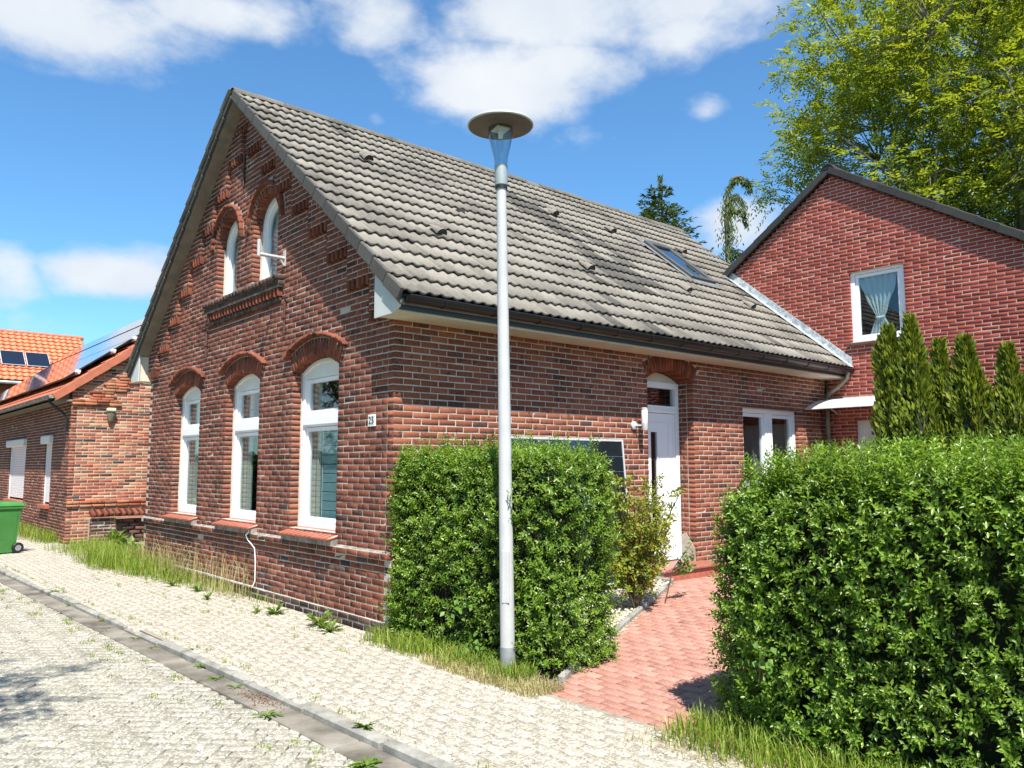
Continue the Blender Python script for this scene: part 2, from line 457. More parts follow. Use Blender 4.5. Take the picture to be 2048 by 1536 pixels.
def wall_pieces(Fm, ext, z0, z1, openings, course=.065, L=.215, bh=.0540, quoin=(None, None), proud=lambda u, v: 0.0, skip=None, zoff=0.0, jit=.0012, joint=.0104, rec=.004):
    """returns brick matrices (unit proto), their classes, and the mortar mesh"""
    mats = []; info = []; mort = B()
    n0 = int(math.floor((z0 - zoff) / course)); n1 = int(math.ceil((z1 - zoff) / course))
    for k in range(n0, n1):
        v = zoff + k * course; vm = v + bh / 2
        e = ext(vm)
        if e is None or e[1] - e[0] < .02: continue
        iv = [e]; miv = [e]
        for o in openings:
            s = open_span(o, vm, o.get('ring', 0.0))
            if s: iv = cut(iv, s[0], s[1])
            s = open_span(o, vm, o.get('mring', 0.0))
            if s: miv = cut(miv, s[0] - .004, s[1] + .004)
        pr = proud((e[0] + e[1]) / 2, vm)
        for (a, b) in miv:
            if abs(a - e[0]) < 1e-6: a += .005
            if abs(b - e[1]) < 1e-6: b -= .005
            if b - a > .01: mort.mbox(Fm, a, b, rec - pr, .24, v - .006, v + course - .006)
        for (a, b) in iv:
            if quoin[0] is not None and abs(a - e[0]) < 1e-6 and (k % 2) == quoin[0]: a += .105 + joint
            if quoin[1] is not None and abs(b - e[1]) < 1e-6 and (k % 2) == quoin[1]: b -= .105 + joint
            if b - a < .025: continue
            off = (k % 2) * L / 2 + random.uniform(-.012, .012)
            cuts = [a]; u = math.floor((a - off) / L) * L + off
            while u < b - 1e-6:
                if u > a + .045 and u < b - .045: cuts.append(u + random.uniform(-.004, .004))
                u += L
            cuts.append(b)
            for i in range(len(cuts) - 1):
                p = cuts[i] + (joint / 2 if i else 0); q = cuts[i + 1] - (joint / 2 if i < len(cuts) - 2 else 0)
                uc = (p + q) / 2; ln = q - p
                if skip and skip(uc, vm): continue
                M = Fm @ Matrix.Translation((uc, random.gauss(0, jit) - proud(uc, vm), v + random.gauss(0, .0008))) @ Matrix.Rotation(random.gauss(0, .006), 4, 'Y') @ Matrix.Diagonal((ln / .204, 1, bh / .054, 1))
                mats.append(M); info.append((uc, vm, ln))
    return mats, info, mort
def ring_pieces(Fm, o, t0, ln, width, out, ang_pad=0.0, depth=.105):
    """bricks standing round an arch: t0 start radius offset, ln radial length, width tangential module"""
    a, R, zc, uc = arc(o); r = R + t0
    half = math.asin(min(1, a / R)) + ang_pad
    n = max(3, int(round(2 * half * (r + ln / 2) / width)))
    mats = []
    for i in range(n):
        th = -half + (i + .5) * 2 * half / n
        rad = Vector((math.sin(th), 0, math.cos(th))); tan = Vector((math.cos(th), 0, -math.sin(th)))
        w = 2 * half * (r + ln * .3) / n - .010
        M = Matrix.Identity(4)
        c = Vector((uc, -out + random.gauss(0, .001), zc)) + rad * (r + ln / 2) - tan * (-w / 2)
        # local x = radial (length), y = into wall, z = -tangent
        for j in range(3): M[j][0] = rad[j]; M[j][1] = (0, 1, 0)[j]; M[j][2] = -tan[j]; M[j][3] = c[j]
        mats.append(Fm @ M @ Matrix.Diagonal(((ln - .008) / .204, depth / .105, w / .054, 1)))
    return mats
def ring_mortar(b, Fm, o, t0, t1, front, back, ang_pad=0.0, n=22):
    a, R, zc, uc = arc(o); half = math.asin(min(1, a / R)) + ang_pad
    poly = [(uc + (R + t0) * math.sin(-half + 2 * half * i / n), zc + (R + t0) * math.cos(-half + 2 * half * i / n)) for i in range(n + 1)]
    poly2 = [(uc + (R + t1) * math.sin(-half + 2 * half * i / n), zc + (R + t1) * math.cos(-half + 2 * half * i / n)) for i in range(n + 1)]
    for i in range(n):
        q = [poly[i], poly[i + 1], poly2[i + 1], poly2[i]]
        V = [Fm @ Vector((u, front, v)) for u, v in q] + [Fm @ Vector((u, back, v)) for u, v in q]
        b.add(V, [(0, 1, 2, 3), (7, 6, 5, 4), (0, 4, 5, 1), (1, 5, 6, 2), (2, 6, 7, 3), (3, 7, 4, 0)])
BP = [brick_proto(wob=.0012) for _ in range(5)]
BPD = [brick_proto(b=.005, wob=.002) for _ in range(3)]
exec_parts = []

# ------------------------------------------------------------------ ground, road, pavement, path
def gz(x): return .2 * min(1, max(0, (x - .05) / 3.6))
def kerb_x(y): return -1.60 - .03 * y
def grain_mat(name, cols, joint=None, sc=220.0, speck=.55, big=.25, rough=.9):
    """exposed-aggregate concrete: fine light and dark grains, faint stains"""
    m, nt, bs = new_mat(name); k = NB(nt); p = k.pos(); r = k.piece()
    c = k.ramp(r, cols)
    v = k.n('ShaderNodeTexVoronoi', {'Vector': p, 'Scale': sc * .55}); vr = k.n('ShaderNodeSeparateColor', {0: v.outputs['Color']}).outputs[0]
    c = k.mix(k.rng(vr, .62, .80, 0, speck), c, (.17, .15, .12, 1)); c = k.mix(k.rng(vr, .28, .15, 0, speck * .7), c, (.74, .70, .62, 1))
    n1 = k.noise(p, 1.3, 5.0, .6); c = k.mix(k.rng(n1, .48, .72, 0, big), c, (.23, .20, .15, 1))
    n2 = k.noise(p, 7.0, 5.0, .65); c = k.mix(k.rng(n2, .58, .75, 0, .3), c, (.27, .245, .19, 1))
    k.link(c, bs.inputs['Base Color']); bs.inputs['Roughness'].default_value = rough; bs.inputs['Specular IOR Level'].default_value = .25
    k.link(k.bump(v.outputs['Distance'], .35, .004), bs.inputs['Normal']); return m
MROADP = grain_mat('road_paver', [(0, (.255, .242, .19)), (.5, (.29, .275, .218)), (1, (.325, .308, .248))], speck=.62, sc=150)
MWALKP = grain_mat('pavement_paver', [(0, (.34, .302, .24)), (.5, (.365, .325, .258)), (1, (.39, .348, .278))], speck=.62, big=.22, sc=150)
MPATHP = brick_mat('red_paver', [(0, (.30, .135, .105)), (.5, (.35, .165, .13)), (1, (.40, .205, .165))], (.22, .12, .095), .5, 5, .0, .9, .7)
MSOIL = plain_mat('sandy_joint', (.20, .175, .115), .95, var=.3, sc=12, bump=.5, bsc=80, c2=(.25, .235, .12))
MWJ = plain_mat('pavement_joint', (.25, .22, .165), .95, var=.25, sc=10, bump=.4, bsc=80)
MJOINTP = plain_mat('path_joint', (.34, .21, .165), .95, var=.25, sc=9, bump=.4, bsc=80)
MEARTH = plain_mat('garden_soil', (.10, .075, .05), .95, var=.4, sc=5, bump=.6, bsc=40)
MLAND = plain_mat('meadow_ground', (.10, .12, .05), .95, var=.4, sc=.6)
MKERB = plain_mat('kerb_concrete', (.20, .19, .165), .9, var=.3, sc=6, bump=.5, bsc=120, c2=(.36, .345, .30))
MDIRT = plain_mat('gutter_silt', (.10, .082, .06), .95, var=.3, sc=3, bump=.5, bsc=70, c2=(.27, .245, .20))

def sheet(name, mat, xs, ys, zf):
    V = [(x, y, zf(x, y)) for y in ys for x in xs]; n = len(xs)
    F = [(j * n + i, j * n + i + 1, (j + 1) * n + i + 1, (j + 1) * n + i) for j in range(len(ys) - 1) for i in range(n - 1)]
    o = obj(name, fmesh(name, V, [np.array(F)], [mat])); o['kind'] = 'structure'; return o
sheet('ground', MLAND, np.linspace(-600, 600, 9), np.linspace(-600, 600, 9), lambda x, y: -.40)
yard = sheet('yard_ground', MEARTH, [-.16, .0] + list(np.linspace(.4, 4, 10)) + [9, 30], [-30, -12, -6, -4, -3, -2, -1, 0, .2], lambda x, y: gz(x) - .022)
road = bpy.data.objects.new('road', fmesh('road', [(-7.5, -14, -.078), (-1.66, -14, -.098), (-3.2, 45, -.078), (-7.5, 45, -.078)], [np.array([(0, 1, 2, 3)])], [MSOIL])); link(road); road['kind'] = 'structure'
walk = bpy.data.objects.new('pavement', fmesh('pavement', [(-1.0, -14, -.0055), (-.13, -14, -.0055), (-.13, 0, -.0055), (.02, 0, -.0055), (.02, 7.6, -.0055), (2.2, 7.6, -.0055), (2.2, 12.2, -.0055), (-.12, 12.2, -.0055), (-.12, 45, -.0055), (-3.0, 45, -.0055), (kerb_x(8), 8, -.0055), (kerb_x(-14), -14, -.0055)], [np.array([list(range(12))])], [MWJ])); link(walk); walk['kind'] = 'structure'
obj('opposite_verge', B().box(-30, -7.5, -40, 60, -.39, -.06), None, MLAND)['kind'] = 'structure'

PAV = [brick_proto(.192, .092, .07, .005, wob=.001) for _ in range(4)]
# lay paver proto flat: local x = long side, y = depth (down), z = short side
FLAT = Matrix(((1, 0, 0, 0), (0, 0, 1, 0), (0, -1, 0, 0), (0, 0, 0, 1)))   # proto (x,depth,h) -> (x, h, -depth)
def road_pavers():
    M = []; a = .1
    c, s = math.cos(math.pi / 4), math.sin(math.pi / 4)
    # herringbone on a unit grid of .1, turned 45 degrees to the kerb
    for i in range(-170, 200):
        for j in range(-170, 200):
            k = (i - j) % 4
            if k == 0: u, v, rot = i + 1, j, 0            # horizontal, covers (i..i+2, j..j+1)
            elif k == 3: u, v, rot = i, j, 1          # vertical, covers (i..i+1, j..j+2)
            else: continue
            if rot == 0: cu, cv, ang = (i + 1) * a, (j + .5) * a, 0
            else: cu, cv, ang = (i + .5) * a, (j + 1) * a, math.pi / 2
            x = c * cu - s * cv - 3.5; y = s * cu + c * cv + 3.0
            if x > kerb_x(y) - .20 or x < -5.2 or y < -5.5 or y > 20: continue
            if y < 0 and x < -4.4: continue
            R = Matrix.Rotation(math.pi / 4 + ang, 4, 'Z')
            t = Matrix.Rotation(random.gauss(0, .0045), 4, 'X') @ Matrix.Rotation(random.gauss(0, .0045), 4, 'Y')
            M.append(Matrix.Translation((x, y, -.052 + random.gauss(0, .0018))) @ R @ t @ FLAT @ Matrix.Translation((0, 0, -.046)))
    place('road_paver', PAV, M, MROADP, road, 300, stuff='road_pavers_beyond')
def row_pavers(name, stuff, x0, x1, span, parent, mat, zf, nrow=.1, L=.2, pitch=lambda x: 0, n=300, gap=.0075, jt=.006, jz=.0014):
    M = []; x = x0; k = 0
    while x < x1:
        for (a, b) in span(x + nrow / 2):
            off = (k % 2) * L / 2; cuts = [a]; u = math.floor((a - off) / L) * L + off
            while u < b:
                if u > a + .04 and u < b - .04: cuts.append(u)
                u += L
            cuts.append(b)
            for i in range(len(cuts) - 1):
                p, q = cuts[i], cuts[i + 1]; cy = (p + q) / 2
                t = Matrix.Rotation(random.gauss(0, jt) - pitch(x), 4, 'Y') @ Matrix.Rotation(random.gauss(0, jt), 4, 'X')
                M.append(Matrix.Translation((x + nrow / 2, cy, zf(x + nrow / 2) + random.gauss(0, jz))) @ t @ Matrix.Rotation(math.pi / 2, 4, 'Z') @ FLAT @ Matrix.Translation((0, 0, -.046 * nrow / .1)) @ Matrix.Diagonal(((q - p - gap) / .192, 1, (nrow - gap) / .092, 1)))
        x += nrow; k += 1
    place(name, PAV, M, mat, parent, n, stuff=stuff)
road_pavers()
def walk_span(x):
    if x < -1.2:
        # rows die into the slanting kerb
        yk = (-x - 1.60) / .03
        lo, hi = -6.0, 14.0
        if x < kerb_x(lo) + .02: lo = max(lo, yk + .3)
        return [(lo, hi)] if lo < hi else []
    if x < -.16: return [(-6.0, 14.0)]
    return [(.0 if x < 0 else 7.6, 7.58 if False else 12.2)] if x < .0 else [(7.6, 12.0)]
row_pavers('pavement_paver', 'pavement_pavers_beyond', -2.0, -.03, walk_span, walk, MWALKP, lambda x: .0, gap=.005, jt=.0022, jz=.0007)
row_pavers('pavement_paver', 'pavement_pavers_beyond', -.0, .3, lambda x: [(7.62, 11.9)], walk, MWALKP, lambda x: .0, n=0)

# kerb stones and the concrete gutter strip between kerb and road
kerb = tag(obj('kerb', B().box(-1.5, -1.45, -5, -4.99, -.3, -.29), None, MKERB), kind='structure')
y = -7.0; gut = tag(obj('gutter_strip', B().box(-1.7, -1.65, -5, -4.99, -.3, -.29), None, MDIRT), kind='structure')
KS = [B().bbox(-.045, .045, -.455, .455, -.25, 0, .012).mesh('kerb_stone', [MKERB])]
GS = [B().bbox(-.10, .10, -.455, .455, -.12, 0, .008).mesh('gutter_stone', [MDIRT])]
while y < 22:
    yc = y + .46; rz = .03 + random.gauss(0, .006)
    o = bpy.data.objects.new('kerb_stone', KS[0]); link(o, kerb); o.location = (kerb_x(yc) - .012 + random.gauss(0, .004), yc, -.002 + random.gauss(0, .005)); o.rotation_euler = (random.gauss(0, .004), random.gauss(0, .02), rz)
    o = bpy.data.objects.new('gutter_stone', GS[0]); link(o, gut); o.location = (kerb_x(yc) - .165, yc + .2, -.040 + random.gauss(0, .002)); o.rotation_euler = (random.gauss(0, .003), .02 + random.gauss(0, .008), rz)
    y += .925

# garden path: red pavers laid in rows parallel to the pavement, cut to the slanting edging
path = tag(obj('garden_path', fmesh('garden_path', [(-.17, -2.34, -.010), (-.17, -3.75, -.010), (.0, -3.75, -.010), (.0, -2.24, -.010), (3.65, -2.1, .188), (3.65, -.46, .188), (5.3, -1.7, .188), (5.3, -.3, .188), (3.65, -.3, .188)],
           [np.array([(0, 1, 2, 3), (3, 2, 4, 5), (8, 4, 6, 7)])], [MJOINTP])), kind='structure')
def left_y(x): return -2.34 + (x + .2) * (1.88 / 3.94)
def path_span(x):
    if x < 3.72: return [(max(-3.75, -3.75 + max(0, x - 1.2) * .55), left_y(x) - .0)]
    return [(-1.75, -.37)]
row_pavers('path_paver', 'path_pavers_beyond', -.16, 5.2, path_span, path, MPATHP, lambda x: gz(x) + .001, pitch=lambda x: .0555 if .05 < x < 3.65 else 0)
edg = tag(obj('path_edging', B().box(3.69, 3.745, -.46, -.455, .05, .06), None, MKERB), kind='structure')
d = Vector((3.94, 1.88, 0)).normalized(); ea = math.atan2(d.y, d.x)
es = B().bbox(-.445, .445, -.028, .028, -.2, 0, .012).mesh('edging_stone', [MKERB])
for i in range(5):
    s0 = .35 + i * .90 + .45
    if s0 > 4.45: break
    px, py = -.2 + d.x * s0 - d.y * .03, -2.34 + d.y * s0 + d.x * .03
    if px > 3.45: continue
    o = bpy.data.objects.new('edging_stone', es); link(o, edg); o.location = (px, py, gz(px) + .045); o.rotation_euler = (0, -.05, ea + random.gauss(0, .006))
es2 = B().bbox(-.19, .19, -.028, .028, -.2, 0, .012).mesh('edging_stone', [MKERB])
o = bpy.data.objects.new('edging_stone', es2); link(o, edg); o.location = (3.715, -.25, .245); o.rotation_euler = (0, 0, math.pi / 2 + .05)

# gravel bed under the side wall
def gravel():
    ico = np.array([(0, 0, 1), (.9, 0, .1), (0, .9, .1), (-.9, 0, .1), (0, -.9, .1), (.5, .5, -.6), (-.5, -.5, -.6)])
    F = np.array([(0, 1, 2), (0, 2, 3), (0, 3, 4), (0, 4, 1), (1, 5, 2), (3, 6, 4), (2, 5, 3), (4, 6, 1)])
    Vs = []; Fs = []; n = 0
    for _ in range(5200):
        x = random.uniform(.75, 3.68); y = random.uniform(-2.2, -.05)
        if y > left_y(x) - .0 + .0 and y < left_y(x) + 2.4 and y > left_y(x) + .06:
            sc = random.uniform(.009, .024); th = random.uniform(0, 6.28); c, s = math.cos(th), math.sin(th)
            v = ico * np.array([sc * random.uniform(.8, 1.3), sc, sc * .6]); v = v + rng.normal(0, sc * .13, v.shape)
            w = np.c_[v[:, 0] * c - v[:, 1] * s, v[:, 0] * s + v[:, 1] * c, v[:, 2]] + np.array([x, y, gz(x) + .012])
            Vs.append(w); Fs.append(F + n); n += 7
    m, nt, bs = new_mat('pale_gravel'); k = NB(nt); c = k.ramp(k.piece(), [(0, (.34, .30, .21)), (.5, (.50, .46, .35)), (1, (.64, .60, .50))])
    k.link(c, bs.inputs['Base Color']); bs.inputs['Roughness'].default_value = .8
    o = obj('gravel_bed', fmesh('gravel_bed', np.concatenate(Vs), [np.concatenate(Fs)], [m])); tag(o, 'pale gravel bed between hedge and side wall', 'gravel', kind='stuff')
gravel()
obj('gravel_base', B().prism([(.7, -2.05), (3.70, -.40), (3.70, .05), (.7, .05)], (0, 0, 0), (1, 0, .054), (0, 1, 0), (0, 0, -1), .05), None, plain_mat('gravel_sand', (.36, .32, .22), .95, var=.3, sc=20, bump=.5))['kind'] = 'structure'

# ------------------------------------------------------------------ main house
GW = 7.53
house = thing('brick_house', 'old red brick gabled house with grey tiled roof in the middle', 'house', (4.3, 3.76, 0))
FG = frame((0, GW, 0), (0, -1, 0), (-1, 0, 0))     # gable: u = 7.53 - y
FS = frame((0, 0, 0), (1, 0, 0), (0, -1, 0))       # side wall: u = x
TAN = .83; ZL = 3.53
def opening(yc, w, v0, spring, rise, ring): return dict(u0=GW - yc - w / 2, u1=GW - yc + w / 2, v0=v0, spring=spring, rise=rise, ring=ring, mring=ring * .4)
LW = [opening(yc, 1.09, .88, 2.70, .135, .275) for yc in (1.64, 3.67, 5.74)]
UW = [opening(yc, .75, 3.96, 4.745, .374, .20) for yc in (3.10, 4.365)]
def gext(v):
    t = max(0, (v - 3.47) / TAN)
    return (t, GW - t) if GW - 2 * t > .1 else None
def gproud(u, v):
    if v < .13: return .032
    if .71 < v < .775: return .058
    if v < .71: return .012
    return 0.0
gm, gi, gmort = wall_pieces(FG, gext, -.13, 6.65, LW + UW, quoin=(1, 0), proud=gproud)
gable = obj('gable_wall', gmort, house, MMORT)
ring_g = []
for o in LW:
    ring_g += ring_pieces(FG, o, .002, .214, .064, .004, depth=.128)
hood = []
for o in LW:
    hood += ring_pieces(FG, o, .222, .062, .105, .060, .045)
for o in UW:
    ring_g += ring_pieces(FG, o, .002, .107, .064, .003, depth=.132); hood += ring_pieces(FG, o, .118, .062, .105, .052, .06)
for o in LW + UW:
    gm2 = B(); ring_mortar(gm2, FG, o, .014, .28 if o in LW else .17, .005, .2); obj('arch_mortar', gm2, gable, MMORT)
# stepped projecting band under the verge, with hanging teeth below every step
band = []; bmort = B(); teeth = []
FB = FG @ Matrix.Translation((0, -.055, 0))
for side in (0, 1):
    for k in range(-1, 9):
        z0 = 3.185 + .39 * k; z1 = z0 + .39; ye = .41 + .465 * k
        if k < 0: continue
        ye = min(ye, GW / 2 - .002)
        ya = max(ye - .86, 0.0)
        if (z0 - 3.47) / TAN > ye - .1: continue
        def e2(v, ye=ye, ya=ya, side=side):
            yv = max(ya, (v - 3.47) / TAN)
            if ye - yv < .05: return None
            return (GW - ye, GW - yv) if side == 0 else (yv, ye)
        a, b, c = wall_pieces(FB, e2, z0, z1 - .02, [], zoff=z0, quoin=(None, None))
        band += a; bmort.V += c.V; base = bmort.n; bmort.P += [[i + base for i in p] for p in c.P]; bmort.n += c.n
        nt_ = 5
        for t in range(nt_):
            yt = ye - .035 - t * .098
            if yt < max(.03, (z0 - 3.5) / TAN + .02): continue
            u = GW - yt if side == 0 else yt
            teeth.append(FB @ Matrix.Translation((u, 0, z0 - .118)) @ Matrix.Diagonal((.052 / .204, 1, .112 / .054, 1)))
obj('band_mortar', bmort, gable, MMORT)
# sill table under the upper windows
tab = B(); tabt = []
for r in range(4):
    yy0, yy1 = 2.50, 4.97
tb = []
for (zz, hh, out, mod, ln) in ((3.885, .054, .10, .108, .10), (3.82, .054, .075, .108, .10)):
    yv = 2.50
    while yv < 4.95:
        tb.append(FG @ Matrix.Translation((GW - yv - .05, -out, zz)) @ Matrix.Diagonal((ln / .204, 1.6, hh / .054, 1))); yv += mod
yv = 2.54
while yv < 4.95:
    teeth.append(FG @ Matrix.Translation((GW - yv - .03, -.055, 3.69)) @ Matrix.Diagonal((.052 / .204, 1, .125 / .054, 1))); yv += .105
yv = 2.56
while yv < 4.9:
    tb.append(FG @ Matrix.Translation((GW - yv - .1, -.03, 3.625)) @ Matrix.Diagonal((1, 1, 1, 1))); yv += .215
tab.mbox(FG, GW - 4.97, GW - 2.50, -.092, .1, 3.939, 3.952); tab.mbox(FG, GW - 4.95, GW - 2.52, -.066, .1, 3.80, 3.89)
# drip course and thick weathered mortar on it
tab.add([FG @ Vector(p) for p in ((0, -.05, .769), (GW, -.05, .769), (GW, .02, .80), (0, .02, .80))], [(0, 1, 2, 3)])
obj('ledge_mortar', tab, gable, MMORTW)

norm, blk = [], []
for M, (u, v, ln) in zip(gm, gi):
    dark = v < .13 or (.52 < v < .715 and random.random() < .22) or (.715 <= v < .775 and random.random() < .3) or (v < .5 and random.random() < .05)  # extra black bricks under the ledge stand in for its shadow and soot
    (blk if dark else norm).append(M)
place('brick', BP, norm, MB, gable, 150, stuff='bricks_beyond')
place('brick', BPD, blk, MBD, gable, 24, vis=lambda p: p[2] < .14, stuff='dark_bricks_beyond')
place('arch_brick', BP, ring_g, MB, gable, 60, stuff='arch_bricks_beyond')
place('hood_brick', BP, hood, MB, gable, 60, stuff='hood_bricks_beyond')
place('band_brick', BP, band, MB, gable, 90, stuff='band_bricks_beyond')
place('tooth_brick', BP, teeth, MB, gable, 110, stuff='tooth_bricks_beyond')
place('table_brick', BP, tb, MBD, gable, 60, stuff='table_bricks_beyond')

# side wall
DO = dict(u0=3.85, u1=4.83, v0=.30, spring=2.74, rise=.13, ring=.225, mring=.1)
SWN = dict(u0=6.03, u1=7.60, v0=1.25, spring=2.47)
def sext(v): return (0, 8.56) if v < 3.30 else None
sm, si, smort = wall_pieces(FS, sext, -.13, 3.12, [DO, SWN], quoin=(1, None))
ring_s = ring_pieces(FS, DO, .002, .214, .064, .012, depth=.26)
ring_mortar(smort, FS, DO, .014, .225, .006, .2)
sidew = obj('side_wall', smort, house, MMORT)
nb, bb = [], []
for M, (u, v, ln) in zip(sm, si):
    (bb if (v < .34 and u > 3.2) or v < .13 else nb).append(M)
seen = lambda p: p[2] > 1.85 or p[0] > 4.8 or 3.3 < p[0] < 3.9
place('brick', BP, nb, MBS, sidew, 110, vis=seen, stuff='bricks_beyond')
place('brick', BPD, bb, MBD, sidew, 6, vis=lambda p: p[0] > 3.2, stuff='dark_bricks_beyond')
place('arch_brick', BP, ring_s, MBS, sidew, 40)
# door jamb: deep reveal built of bricks behind the face
jm = []; jb = B(); k = 5
for k in range(4, 44):
    z = k * .065
    for (x, sgn) in ((4.83, 1), (3.85, -1)):
        if z > 2.78: continue
        # bricks facing into the opening
        Fj = frame((x, .11, 0), (0, sgn * -1.0, 0), (-sgn, 0, 0))
        seq = ((-.085, .15),) if k % 2 else ((-.05, .08), (-.135, .07))
        for (cu, ln) in seq:
            jm.append(Fj @ Matrix.Translation((cu * sgn * 1.0 + .0, 0.0, z)) @ Matrix.Diagonal((ln / .204, .9, 1, 1)))
jb.box(4.836, 5.05, .105, .40, .2, 3.0); jb.box(3.64, 3.844, .105, .40, .2, 3.0)
obj('jamb_mortar', jb, sidew, MMORT); place('jamb_brick', BP, jm, MBS, sidew, 30, vis=lambda p: p[0] > 4.5, stuff='jamb_bricks_beyond')
pl = B().prism([(.12, .30), (.30, .30), (.30, .55), (.25, .62), (.15, .70), (.11, .62)], (4.826, 0, 0), (0, 1, 0), (0, 0, 1), (1, 0, 0), .02)
obj('render_patch', B().prism([(.02, .30), (.26, .30), (.26, .66), (.17, .70), (.09, .58), (.03, .50)], (4.822, 0, 0), (0, 1, 0), (0, 0, 1), (1, 0, 0), .02), sidew, plain_mat('grey_render', (.36, .33, .27), .95, var=.2, sc=14, bump=.4))
# hidden walls of the house and its dark rooms
MBX = plain_mat('far_wall_brick', (.26, .085, .05), .9, var=.3, sc=6)
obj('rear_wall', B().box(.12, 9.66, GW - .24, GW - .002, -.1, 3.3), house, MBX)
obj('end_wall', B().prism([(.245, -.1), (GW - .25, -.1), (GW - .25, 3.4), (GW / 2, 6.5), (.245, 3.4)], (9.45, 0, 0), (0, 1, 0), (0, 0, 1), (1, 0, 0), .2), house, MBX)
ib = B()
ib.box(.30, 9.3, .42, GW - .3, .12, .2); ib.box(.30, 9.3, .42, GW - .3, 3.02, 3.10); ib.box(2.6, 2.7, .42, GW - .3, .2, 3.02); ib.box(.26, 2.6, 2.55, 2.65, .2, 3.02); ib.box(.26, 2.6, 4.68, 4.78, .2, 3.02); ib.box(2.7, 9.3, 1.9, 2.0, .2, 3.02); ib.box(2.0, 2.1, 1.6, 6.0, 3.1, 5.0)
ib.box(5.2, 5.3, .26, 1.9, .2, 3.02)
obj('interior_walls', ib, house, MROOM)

# ---- windows
def seg_window(Fm, o, parent, dep, transom, split=None):
    """white frame filling an arched opening; part window > panel, sash, pane"""
    a, R, zc, uc = arc(o); u0, u1, v0, sp = o['u0'], o['u1'], o['v0'], o['spring']
    f = B(); t = .075
    f.mbox(Fm, u0 - .0, u0 + t, dep, dep + .08, v0, sp); f.mbox(Fm, u1 - t, u1 + .0, dep, dep + .08, v0, sp)
    f.mbox(Fm, u0 + t, u1 - t, dep, dep + .08, v0, v0 + t + .02)
    f.mbox(Fm, u0 + t, u1 - t, dep + .001, dep + .08, transom[0], transom[1])
    hd = sp - .075
    win = obj('window', f, parent, MPVC)
    n = 12; half = math.asin(min(1, a / R)) * .998
    poly = [(u0 + t, hd), (u1 - t, hd), (u1 - t, sp), (u1, sp)] + [(uc + R * math.sin(half - 2 * half * i / n), zc + R * math.cos(half - 2 * half * i / n)) for i in range(1, n)] + [(u0, sp), (u0 + t, sp)]
    pb = B(); V = Fm @ Vector((0, dep + .006, 0))
    pb.prism(poly, Fm @ Vector((0, dep + .006, 0)), Fm.to_3x3() @ Vector((1, 0, 0)), (0, 0, 1), Fm.to_3x3() @ Vector((0, 1, 0)), .07)
    obj('head_panel', pb, win, MPVC2)
    ar = B()   # moulding following the arch
    rr = []
    for i in range(n + 1):
        th = -half + 2 * half * i / n; rr.append(((uc + (R - .001) * math.sin(th), zc + (R - .001) * math.cos(th)), (uc + (R - .038) * math.sin(th * .985), zc + (R - .038) * math.cos(th * .985))))
    for i in range(n):
        q = [rr[i][1], rr[i + 1][1], rr[i + 1][0], rr[i][0]]
        VV = [Fm @ Vector((x, dep - .012, z)) for x, z in q] + [Fm @ Vector((x, dep + .05, z)) for x, z in q]
        ar.add(VV, [(0, 1, 2, 3), (0, 4, 5, 1), (2, 6, 7, 3), (1, 5, 6, 2), (3, 7, 4, 0)])
    obj('arch_moulding', ar, win, MPVC2)
    for (za, zb) in ((transom[1], hd), (v0 + t + .02, transom[0])):
        s = B(); w = .052; g = .006
        s.mbox(Fm, u0 + t + g, u0 + t + w, dep + .022, dep + .075, za + g, zb - g); s.mbox(Fm, u1 - t - w, u1 - t - g, dep + .022, dep + .075, za + g, zb - g)
        s.mbox(Fm, u0 + t + w, u1 - t - w, dep + .022, dep + .075, za + g, za + w); s.mbox(Fm, u0 + t + w, u1 - t - w, dep + .022, dep + .075, zb - w, zb - g)
        obj('sash', s, win, MPVC)
        p = B().mbox(Fm, u0 + t + w - .004, u1 - t - w + .004, dep + .045, dep + .055, za + w - .004, zb - w + .004)
        obj('pane', p, win, MGLASS)
    return win
SILLT = brick_proto(.104, .028, .23, .004)
for i, o in enumerate(LW):
    w = seg_window(FG, o, house, .125, (2.06, 2.20))
    b = B().mbox(FG, o['u0'] + .06, o['u1'] - .06, .108, .13, 2.085, 2.185); obj('transom_rail', b, w, MPVC)
    b = B().mbox(FG, o['u0'] - .05, o['u1'] + .05, -.075, .13, .77, .845); obj('sill_bed', b, w, MMORTW)
    n = 11
    for k in range(n):
        u = o['u0'] - .055 + (k + .5) * (o['u1'] - o['u0'] + .11) / n
        me = bpy.data.meshes.get('sill_tile') or fmesh('sill_tile', SILLT[0], [SILLT[1]], [MSILL])
        s = bpy.data.objects.new('sill_tile', me); link(s, w)
        s.matrix_basis = FG @ Matrix.Translation((u, -.115, .826)) @ Matrix.Rotation(.24, 4, 'X') @ Matrix.Diagonal(((o['u1'] - o['u0'] + .11) / n / .106, 1.08, 1, 1))
